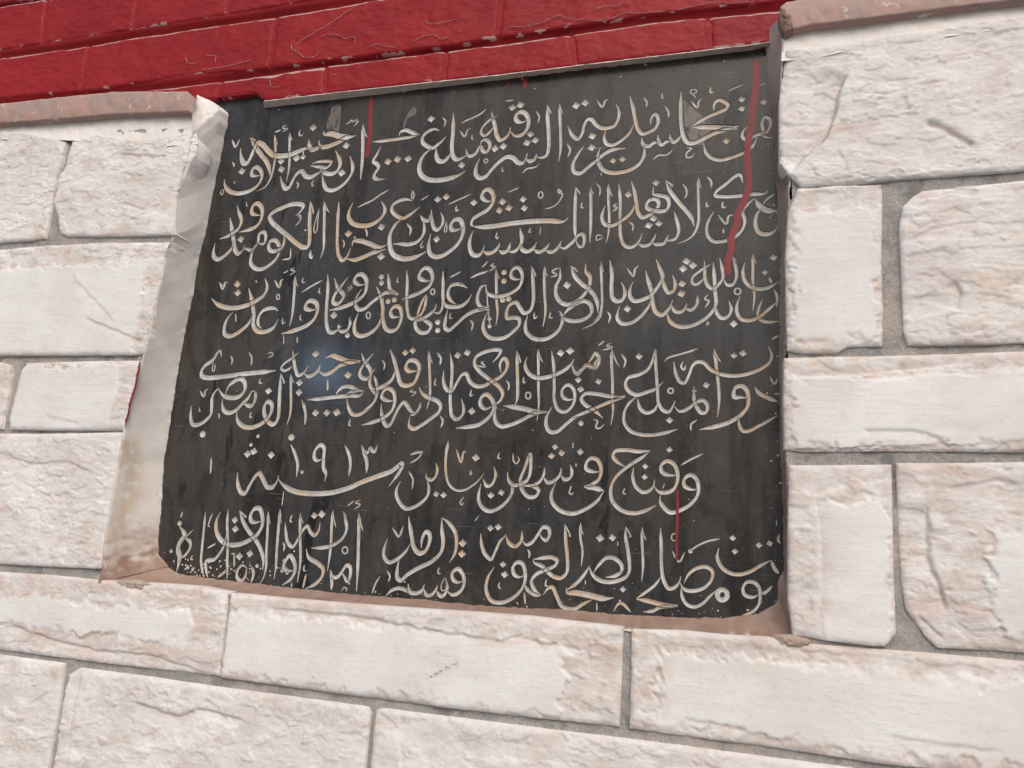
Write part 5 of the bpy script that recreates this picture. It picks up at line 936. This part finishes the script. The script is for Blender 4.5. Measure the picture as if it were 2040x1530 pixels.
# ------------------------------------------------------------------ painted brickwork
bw = tag(empty('brick_wall', (-0.3, BRICK_Y + .03, FOOT_Z + .35)), 'glossy red painted brick wall in courses above the black plaque', 'wall', kind='thing')
def lin(P, x): return float(np.interp(x, [p[0] for p in P], [p[1] for p in P]))
nb = [0]
def make_brick(x0t, x1t, x0b, x1b, topf, botf, bump_seed):
    n = 30
    top = [(x0t + (x1t - x0t) * i / n, topf(x0t + (x1t - x0t) * i / n)) for i in range(n + 1)]
    bot = [(x1b + (x0b - x1b) * i / n, botf(x1b + (x0b - x1b) * i / n)) for i in range(n + 1)]
    G, s, t = coons(top, [top[-1], bot[0]], bot, [bot[-1], top[0]], 1.5); X = G[..., 0]; Z = G[..., 1]; nv, nu = s.shape
    W = x1t - x0t; H = top[0][1] - bot[-1][1]
    es = np.minimum(s, 1 - s) * W; et = np.minimum(t, 1 - t) * H; tt = t * H; tb = (1 - t) * H
    sd0 = 80 + bump_seed * 4
    lump = fbm(X / 22, Z / 16, sd0, 4); wr = fbm(X / 7, Z / 2.6, sd0 + 1, 4)
    h = 1.2 * lump + .55 * wr - 1.7 * np.exp(-es / 1.3) * (1 + lump) - 3.0 * np.exp(-et / .9)
    h -= .8 * sstep(.2, .8, fbm(X / 12, Z / 5, sd0 + 2, 4)) * np.exp(-tb / 9)
    y = BRICK_Y - h * MM
    wear_and_light = 1.5 * np.exp(-((tt - 1.2) / 1.5) ** 2) * np.clip(.55 + 1.2 * (fbm(X / 16, Z / 30, sd0 + 3, 3) + .25), .35, 1.1)  # pale top-edge line: bare plaster wear with the caught light painted in
    wear_and_light += .95 * np.exp(-tb / 4.0) * sstep(0.0, .5, fbm(X / 12, Z / 4, sd0 + 5, 4)) + .35 * np.exp(-es / 2) * sstep(.1, .5, fbm(X / 6, Z / 6, sd0 + 6, 3))
    V = to_world(X, Z, y); F = grid_faces(nv, nu); ring = ring_idx(nv, nu); n0 = len(V); V2 = V[ring].copy(); V2[:, 1] = BRICK_Y + .03
    j = np.arange(len(ring)); F2 = np.c_[ring[j], n0 + j, n0 + (j + 1) % len(ring), ring[(j + 1) % len(ring)]][:, ::-1]
    a = np.clip(wear_and_light, 0, 1).ravel(); a = np.r_[a, a[ring] * 0]; A = np.stack([a, a * 0, a * 0], -1)
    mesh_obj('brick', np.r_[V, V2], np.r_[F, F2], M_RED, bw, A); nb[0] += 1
def course(heads, top, bot, seed):
    g = 1.8
    for i in range(len(heads) - 1):
        (a0, a1), (b0, b1) = heads[i], heads[i + 1]
        make_brick(a0 + g, b0 - g, a1 + g, b1 - g, top, bot, seed + i)
hx = lambda H: [(h[0][0], h[1][0]) for h in H]
def extend(H, pitch, xmax, xmin=-1010):
    H = list(H)
    while H[-1][0] < xmax: H.append((H[-1][0] + pitch, H[-1][1] + pitch))
    while H[0][0] > xmin: H.insert(0, (H[0][0] - pitch, H[0][1] - pitch))
    return H
fl_ = lambda P: (lambda x: lin(P, x))
course(extend(hx(HEADS['C']), 131, 620), fl_(BED['J2'][0]), (lambda x: lin(BED['J3'][1], x) + 1.2), 0)
course(extend(hx(HEADS['B']), 260, 620), fl_(BED['J1'][0]), fl_(BED['J2'][1]), 20)
course(extend(hx(HEADS['A']), 131, 620), fl_(BED['J0'][0]), fl_(BED['J1'][1]), 40)
zt = lin(BED['J0'][0], -600)
for r in range(4):
    z0 = zt + 6 + r * 74; off = -900 if r % 2 == 0 else -1030 + 65; pit = 262 if r % 2 == 0 else 131
    H = [(off + pit * i, off + pit * i) for i in range(int(1600 / pit) + 1)]
    course(H, (lambda x, z=z0: z + 68), (lambda x, z=z0: z), 60 + r * 12)
# painted joints behind the brick faces
xs = np.arange(-1020, 680, 4.); zs = np.arange(240, 780, 1.5); Xg, Zg = np.meshgrid(xs, zs)
keep = Zg > np.interp(Xg, [p[0] for p in BED['J3'][1]], [p[1] + 1.0 for p in BED['J3'][1]])
F = grid_faces(*Xg.shape); F = F[keep.ravel()[F].all(1)]; used = np.unique(F); remap = np.full(Xg.size, -1); remap[used] = np.arange(len(used))
bedz = [np.interp(Xg, [p[0] for p in b[0]], [p[1] for p in b[0]]) + 3.5 for b in (BED['J0'], BED['J1'], BED['J2'])] + [np.full(Xg.shape, zt + 3 + 74. * r) for r in range(1, 5)]
jd = .0012 + .0060 * np.max([np.exp(-((Zg - b) / 4.5) ** 2) for b in bedz], axis=0)
V = to_world(Xg, Zg, BRICK_Y + jd + .0008 * fbm(Xg / 14, Zg / 6, 9, 4))[used]
mesh_obj('mortar_joint', V, remap[F][:, ::-1], M_RED, bw, np.zeros((len(V), 3)))
strip('mortar_strip', [(x, z + 2.2) for x, z in LIP[0]], LIP[0], BRICK_Y + .0008, BRICK_Y - .0012, M_LIP, bw, 1.5, .0005, 4, 0, 73, None, None, .25)
strip('mortar_strip', LIP[0], LIP[1], BRICK_Y - .0012, SLAB_Y + .001, M_LIP, bw, 1.5, .0006, 5, 0, 71, None, None, .25)
# flaked lines in the paint
def ribbon(P, w, step=1.0, taper=.5, closed=False, nib=None):
    P = np.asarray(P, float)
    if len(P) > 2:      # Catmull-Rom through the points
        Q = np.vstack([2 * P[0] - P[1], P, 2 * P[-1] - P[-2]]); 
        if closed: Q[0] = P[-2]; Q[-1] = P[1]
        out = []
        for i in range(1, len(Q) - 2):
            p0, p1, p2, p3 = Q[i - 1:i + 3]; m = max(2, int(np.hypot(*(p2 - p1)) / step) + 1)
            t = np.linspace(0, 1, m, endpoint=False)[:, None]
            t01 = max(np.hypot(*(p1 - p0)), .2) ** .5; t12 = max(np.hypot(*(p2 - p1)), .2) ** .5; t23 = max(np.hypot(*(p3 - p2)), .2) ** .5
            m1 = (p2 - p1) + t12 * ((p1 - p0) / t01 - (p2 - p0) / (t01 + t12)); m2 = (p2 - p1) + t12 * ((p3 - p2) / t23 - (p3 - p1) / (t12 + t23))
            out.append((2 * t**3 - 3 * t**2 + 1) * p1 + (t**3 - 2 * t**2 + t) * m1 + (-2 * t**3 + 3 * t**2) * p2 + (t**3 - t**2) * m2)
        C = np.vstack(out + [P[-1:]])
    else:
        C = resample(P, max(3, int(plen(P) / step) + 2))
    d = np.gradient(C, axis=0); d /= np.maximum(np.hypot(*d.T), 1e-9)[:, None]; N = np.c_[-d[:, 1], d[:, 0]]
    s = np.r_[0, np.cumsum(np.hypot(*np.diff(C, axis=0).T))]; L = s[-1]; u = s / L
    if closed: prof = np.ones(len(C))
    else:
        e = min(.25, 2.2 * w / L + .02); prof = taper + (1 - taper) * sstep(0, e, np.minimum(u, 1 - u))
    hw = w / 2 * prof
    if nib is not None: hw = hw * (nib[0] + nib[1] * np.abs(d[:, 0] * math.cos(nib[2]) + d[:, 1] * math.sin(nib[2])))
    return C, N, hw
for i, P in enumerate(CRACK):
    C, N, hw = ribbon(P, .75, .8, .3); J = np.c_[fbm(C[:, 0] / 2, C[:, 1] / 2, 5, 2), fbm(C[:, 0] / 2, C[:, 1] / 2, 8, 2)] * .9; C = C + J; hw = hw * (.6 + .8 * np.abs(J[:, 0]))
    V = []; F = []
    for k in range(len(C)):
        for q, dd in ((-1, 0), (0, -.0005), (1, 0)):
            p = C[k] + N[k] * hw[k] * q; V.append((p[0] * MM, BRICK_Y - .0012 + dd, FOOT_Z + p[1] * MM))
        if k: a = 3 * k; F += [(a - 3, a, a + 1, a - 2), (a - 2, a + 1, a + 2, a - 1)]
    mesh_obj('paint_crack', V, F, M_CRACKP, bw)

# ------------------------------------------------------------------ the plaque
pl = tag(empty('inscribed_plaque', (-0.25, SLAB_Y + .01, FOOT_Z - .08)), 'black marble plaque carved with lines of Arabic calligraphy, set in the stone wall', 'plaque')
cuts = []          # (quad / polygon in wall mm) to leave open in the slab face
letters = []       # (name, V, F)
drips = []; flecks = []
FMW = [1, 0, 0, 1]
def groove(C, N, hw, kd=.60):
    """five-point V section sunk into the slab; returns vertices (mm, mm, m) and faces"""
    V = []; F = []; n = len(C)
    for k in range(n):
        dpt = min(1.25, max(.18, kd * hw[k]))
        for q, f in ((-1, 0), (-.84, .62), (0, 1), (.84, .62), (1, 0)):
            p = C[k] + N[k] * hw[k] * q; V.append((p[0], p[1], SLAB_Y + dpt * f * MM))
        if k:
            a = 5 * k
            for j in range(4): F.append((a - 5 + j, a + j, a + j + 1, a - 4 + j))
            cuts.append([tuple(C[k - 1] - N[k - 1] * hw[k - 1]), tuple(C[k] - N[k] * hw[k]), tuple(C[k] + N[k] * hw[k]), tuple(C[k - 1] + N[k - 1] * hw[k - 1])])
    return V, F
def fan(poly, c, dpt, mid=None):
    n = len(poly); V = [(p[0], p[1], SLAB_Y) for p in poly] + [(c[0] + (p[0] - c[0]) * .72, c[1] + (p[1] - c[1]) * .72, SLAB_Y + dpt * .60 * MM) for p in poly] + [(c[0], c[1], SLAB_Y + dpt * MM)]
    F = [(i, (i + 1) % n, n + (i + 1) % n, n + i) for i in range(n)] + [(n + i, n + (i + 1) % n, 2 * n) for i in range(n)]
    cuts.append(poly); return V, F
def merge(name, parts):
    V = []; F = []
    for v, f in parts:
        o = len(V); V += v; F += [tuple(i + o for i in q) for q in f]
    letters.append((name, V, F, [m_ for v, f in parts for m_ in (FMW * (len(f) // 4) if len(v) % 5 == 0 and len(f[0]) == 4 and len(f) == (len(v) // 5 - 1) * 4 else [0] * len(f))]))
cur = None
def flush():
    global cur
    if cur: merge(*cur)
    cur = None
rnd = random.Random(3)
for ln in INSCRIPTION.strip().split('\n'):
    f = ln.split(); k = f[0]; w = float(f[1]); P = [tuple(float(c) for c in q.split(',')) for q in f[2:]]
    if k != '+': flush()
    if k in 'L+': 
        part = groove(*ribbon(P, w * 1.22, 1.1, .22, nib=(.62, .44, -.45)))
        if k == 'L': cur = ['letter', [part]]
        else: cur[1].append(part)
    elif k == 'A':
        barb = np.array(P[0]); Q = np.array(P[1:]); 
        C, N, hw = ribbon(Q, w, 1.0, .25)
        s = np.r_[0, np.cumsum(np.hypot(*np.diff(C, axis=0).T))]; u = s / s[-1]
        hw = w / 2 * np.interp(s, [0, 1.6 * w, 2.6 * w], [.12, 1.12, .92]) * np.interp(u, [0, .7, 1], [1, .9, .18])
        parts = [groove(C, N, hw)]
        top = Q[0]; j = np.searchsorted(s, 1.5 * w); base = C[min(j, len(C) - 1)]
        parts.append(groove(*ribbon([tuple(top + (base - top) * .15), tuple((base + barb) / 2 + (0, .25 * w)), tuple(barb)], w * .42, 1.0, .3)))
        cur = ['letter', parts]
    elif k == 'V': cur = ['vowel_mark', [groove(*ribbon(P, w * 1.05, .8, .3, nib=(.8, .25, -.5)))]]
    elif k == 'O': 
        merge('vowel_mark', [groove(*ribbon(P, w, .8, 1, closed=True))])
    elif k == 'D':
        for c in P:
            a0 = rnd.uniform(-.16, .30); pts = []
            for i in range(4):
                a = a0 + i * math.pi / 2; r = w * rnd.uniform(.92, 1.08); pts.append((c[0] + r * math.cos(a), c[1] + r * .92 * math.sin(a)))
            merge('dot', [fan(pts[:], c, .32 * w)])
    elif k == 'R':
        for c in P:
            if w < 1.2: flecks.append((c, w)); continue
            pts = [(c[0] + w * math.cos(a) * rnd.uniform(.93, 1.05), c[1] + w * math.sin(a)) for a in [i * math.pi / 6 for i in range(12)]]
            merge('dot', [fan(pts, c, .3 * w)])
    elif k == 'K': drips.append((P, w))
flush()
for name, V, F, fm in letters:
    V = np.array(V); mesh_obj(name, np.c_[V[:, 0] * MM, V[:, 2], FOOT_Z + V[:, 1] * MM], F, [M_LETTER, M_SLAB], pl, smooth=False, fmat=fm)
# slab face with the letters cut out
cv = []; ce = []
outline = [tuple(p) for p in SLAB]; stains = [[tuple(q) for q in p] for p in SPLASH.values()]
quads = []
for q in cuts:
    ar = sum(q[i][0] * q[(i + 1) % len(q)][1] - q[(i + 1) % len(q)][0] * q[i][1] for i in range(len(q)))
    if abs(ar) > 1e-3: quads.append(q)
for p in [outline] + stains + quads:
    a = len(cv); n = len(p); cv.extend([Vector(q) for q in p])
    if len(p) == 4 and p not in stains: ce += [(a, a + 1), (a + 1, a + 2), (a + 2, a + 3), (a + 3, a)]
    else: ce += [(a + i, a + (i + 1) % n) for i in range(n)]
ov, oe, of, orv, ore, orf = delaunay_2d_cdt(cv, ce, [], 0, 1e-4, False)
V = np.array([(v.x, v.y) for v in ov]); T3 = np.array([f for f in of]); cen = V[T3].mean(1)
cut = np.zeros(len(T3), bool)
cell = {}
for i, (a, b) in enumerate(np.floor(cen / 3).astype(int).tolist()): cell.setdefault((a, b), []).append(i)
cell = {k: np.array(v) for k, v in cell.items()}
for q in quads:
    q = np.array(q); lo = np.floor(q.min(0) / 3).astype(int); hi = np.floor(q.max(0) / 3).astype(int)
    for a in range(lo[0], hi[0] + 1):
        for b in range(lo[1], hi[1] + 1):
            ids = cell.get((a, b))
            if ids is not None: cut[ids] |= inside(cen[ids, 0], cen[ids, 1], q)
ok = inside(cen[:, 0], cen[:, 1], outline) & ~cut
stn = np.zeros(len(T3), bool)
for p in stains: stn |= inside(cen[:, 0], cen[:, 1], p)
F = T3[ok].tolist(); FM = stn[ok].astype(int).tolist()
V = np.array([(v.x, v.y) for v in ov]); n0 = len(V)
V3 = np.c_[V[:, 0] * MM, np.full(n0, SLAB_Y), FOOT_Z + V[:, 1] * MM]
ar = 0
f0 = F[0]; a_, b2, c_ = [V[i] for i in f0[:3]]; ccw = np.cross(b2 - a_, c_ - a_) > 0
F = [tuple(f) if ccw else tuple(f[::-1]) for f in F]
o2 = np.array(outline); m = len(o2)
edge_f = np.c_[o2[:, 0] * MM, np.full(m, SLAB_Y), FOOT_Z + o2[:, 1] * MM]; edge_b = edge_f.copy(); edge_b[:, 1] += .02
V3 = np.r_[V3, edge_f, edge_b]
for i in range(m): F.append((n0 + i, n0 + (i + 1) % m, n0 + m + (i + 1) % m, n0 + m + i)); FM.append(0)
F.append(tuple(n0 + m + i for i in range(m))); FM.append(0)
mesh_obj('slab', V3, F, [M_SLAB, M_SMEAR], pl, smooth=False, fmat=FM)
print('letters', len(letters), 'cuts', len(cuts), 'slab tris', len(F), 'bricks', nb[0])
# red paint that ran down over the face
for i, (P, w) in enumerate(drips):
    C, N, hw = ribbon(P, w * .88, .8, .9); hw = hw * (1 + .10 * fbm(C[:, 0] / 5, C[:, 1] / 5, 3 + i, 2)); V = []; F = []
    u = np.linspace(0, 1, len(C)); s = np.r_[0, np.cumsum(np.hypot(*np.diff(C, axis=0).T))]; rest = s[-1] - s
    hw = hw * np.sqrt(np.clip(rest / max(w, 1) * 1.6 + .02, 0, 1)); th = .10 + .28 * np.exp(-rest / 3)
    for k in range(len(C)):
        for q, hgt in ((-1, 0), (-.7, .75), (0, 1), (.7, .75), (1, 0)):
            p = C[k] + N[k] * hw[k] * q; V.append((p[0] * MM, SLAB_Y - .00005 - th[k] * hgt * MM, FOOT_Z + p[1] * MM))
        if k:
            a = 5 * k
            for j in range(4): F.append((a - 5 + j, a + j, a + j + 1, a - 4 + j))
    o = mesh_obj('paint_drip', V, F, M_DRIP, pl, np.zeros((len(V), 3)))
    o['label'] = ['long red paint drip down the right side', 'short thick red paint drip at upper left', 'tiny red paint drip at the top edge', 'tiny red paint drip at the top edge', 'faint thin red paint drip at lower right'][i]
# white plaster flecks
def blob(c, r, y0, V, F, g):
    o = len(V); n = 7; aa = [g.uniform(.7, 1.25) for _ in range(n)]
    for i in range(n): V.append(((c[0] + r * aa[i] * math.cos(i * 2 * math.pi / n)) * MM, y0, FOOT_Z + (c[1] + r * aa[i] * math.sin(i * 2 * math.pi / n)) * MM))
    for i in range(n): V.append(((c[0] + .6 * r * aa[i] * math.cos(i * 2 * math.pi / n)) * MM, y0 - .4 * r * MM, FOOT_Z + (c[1] + .6 * r * aa[i] * math.sin(i * 2 * math.pi / n)) * MM))
    V.append((c[0] * MM, y0 - .5 * r * MM, FOOT_Z + c[1] * MM))
    for i in range(n): F.append((o + i, o + (i + 1) % n, o + n + (i + 1) % n, o + n + i)); F.append((o + n + i, o + n + (i + 1) % n, o + 2 * n))
g = random.Random(9); V = []; F = []
for c, r in flecks: blob(c, r * .9, SLAB_Y, V, F, g)
SB = [(p[0], p[1]) for p in REV_IN['bottom']]; SR = [(p[0], p[1]) for p in REV_IN['right']]; SLf = [(p[0], p[1]) for p in REV_IN['left']]
for line, cnt, spread in ((SB[:5], 110, 20), (SB, 70, 8), (SR, 80, 4), (LIP[1], 40, 6)):
    Pn = resample(line, 200); cen = np.array([-230, 80])
    for _ in range(cnt):
        p = Pn[g.randrange(200)]; d = cen - p; d = d / np.hypot(*d); q = p + d * abs(g.gauss(0, spread)) + np.array([g.gauss(0, 2), g.gauss(0, 2)])
        blob(q, g.choice([.2, .25, .3, .35, .45, .8]), SLAB_Y, V, F, g)
for _ in range(50): blob((g.uniform(-440, 20), g.uniform(-60, 340)), g.choice([.2, .25, .3, .45]), SLAB_Y, V, F, g)
tag(mesh_obj('plaster_flecks', V, F, M_FLECK, pl, smooth=False), None, kind='stuff')
# red paint that seeped along the left reveal and a brown lump at the upper right corner
C, N, hw = ribbon(REDLINE, 2.6, .6, .3); rg = fbm(C[:, 0] / 1.2, C[:, 1] / 1.2, 4, 3); V = []; F = []
for k in range(len(C)):
    for q, hgt in ((-1, 0), (0, .5), (1, 0)):
        p = C[k] + N[k] * (hw[k] * q * (.75 + .9 * abs(rg[k])) + rg[k] * .8); V.append((p[0] * MM, -.0010 - hgt * MM, FOOT_Z + p[1] * MM))
    if k: a = 3 * k; F += [(a - 3, a, a + 1, a - 2), (a - 2, a + 1, a + 2, a - 1)]
mesh_obj('paint_smear', V, F, M_DRIP, wall, np.zeros((len(V), 3)))
def lump(name, cx_, cz_, rx, rz, y0, amp, mat, parent, seed, att=(0., 0., 1.)):
    nA, nR = 28, 9; V = []; F = []
    for j in range(nR):
        for i in range(nA):
            a = 2 * math.pi * i / nA; rr = (j + .001) / (nR - 1); kx = 1 + .28 * float(fbm(math.cos(a) * 1.6, math.sin(a) * 1.6, seed, 2))
            x = cx_ + rx * rr * kx * math.cos(a); z = cz_ + rz * rr * kx * math.sin(a)
            V.append((x * MM, y0 - amp * MM * (math.sqrt(max(0, 1 - rr * rr)) * 1.2 + float(fbm(x / 2.5, z / 2.5, seed + 3, 3)) * .8 * (1 - rr * .5)) + (.004 if j == nR - 1 else 0), FOOT_Z + z * MM))
    for j in range(nR - 1):
        for i in range(nA): F.append((j * nA + i, (j + 1) * nA + i, (j + 1) * nA + (i + 1) % nA, j * nA + (i + 1) % nA))
    return mesh_obj(name, V, F, mat, parent, np.tile(np.array(att), (len(V), 1)))
cq = COPE[1][0][0]; lump('mortar_lump', cq[0] + 4.5, cq[1] - 13, 6.5, 13, 0.0, 3.5, M_BROWN, wall, 5)
cq = REV_OUT['bottom'][2]; lump('mortar_lump', cq[0] - 4, cq[1] + 1, 26, 5, .003, 2.4, M_PLASTER, wall, 8, (.75, 0., 0.))
cq = REV_OUT['bottom'][-2]; lump('mortar_lump', cq[0] - 8, cq[1] + 3, 13, 5, .003, 2.6, M_PLASTER, wall, 9, (.8, 0., 0.))
# ------------------------------------------------------------------ pavement below, out of the picture, that throws light up
gm = mat_simple('dusty_pavement', (.32, .315, .31), (.26, .255, .25), 3, .9)
gx = 40.; g_ = mesh_obj('ground', [(-gx, -gx, 0), (gx, -gx, 0), (gx, .2, 0), (-gx, .2, 0)], [(0, 1, 2, 3)], gm, smooth=False)
tag(g_, 'pale dusty pavement in front of the wall', kind='structure')
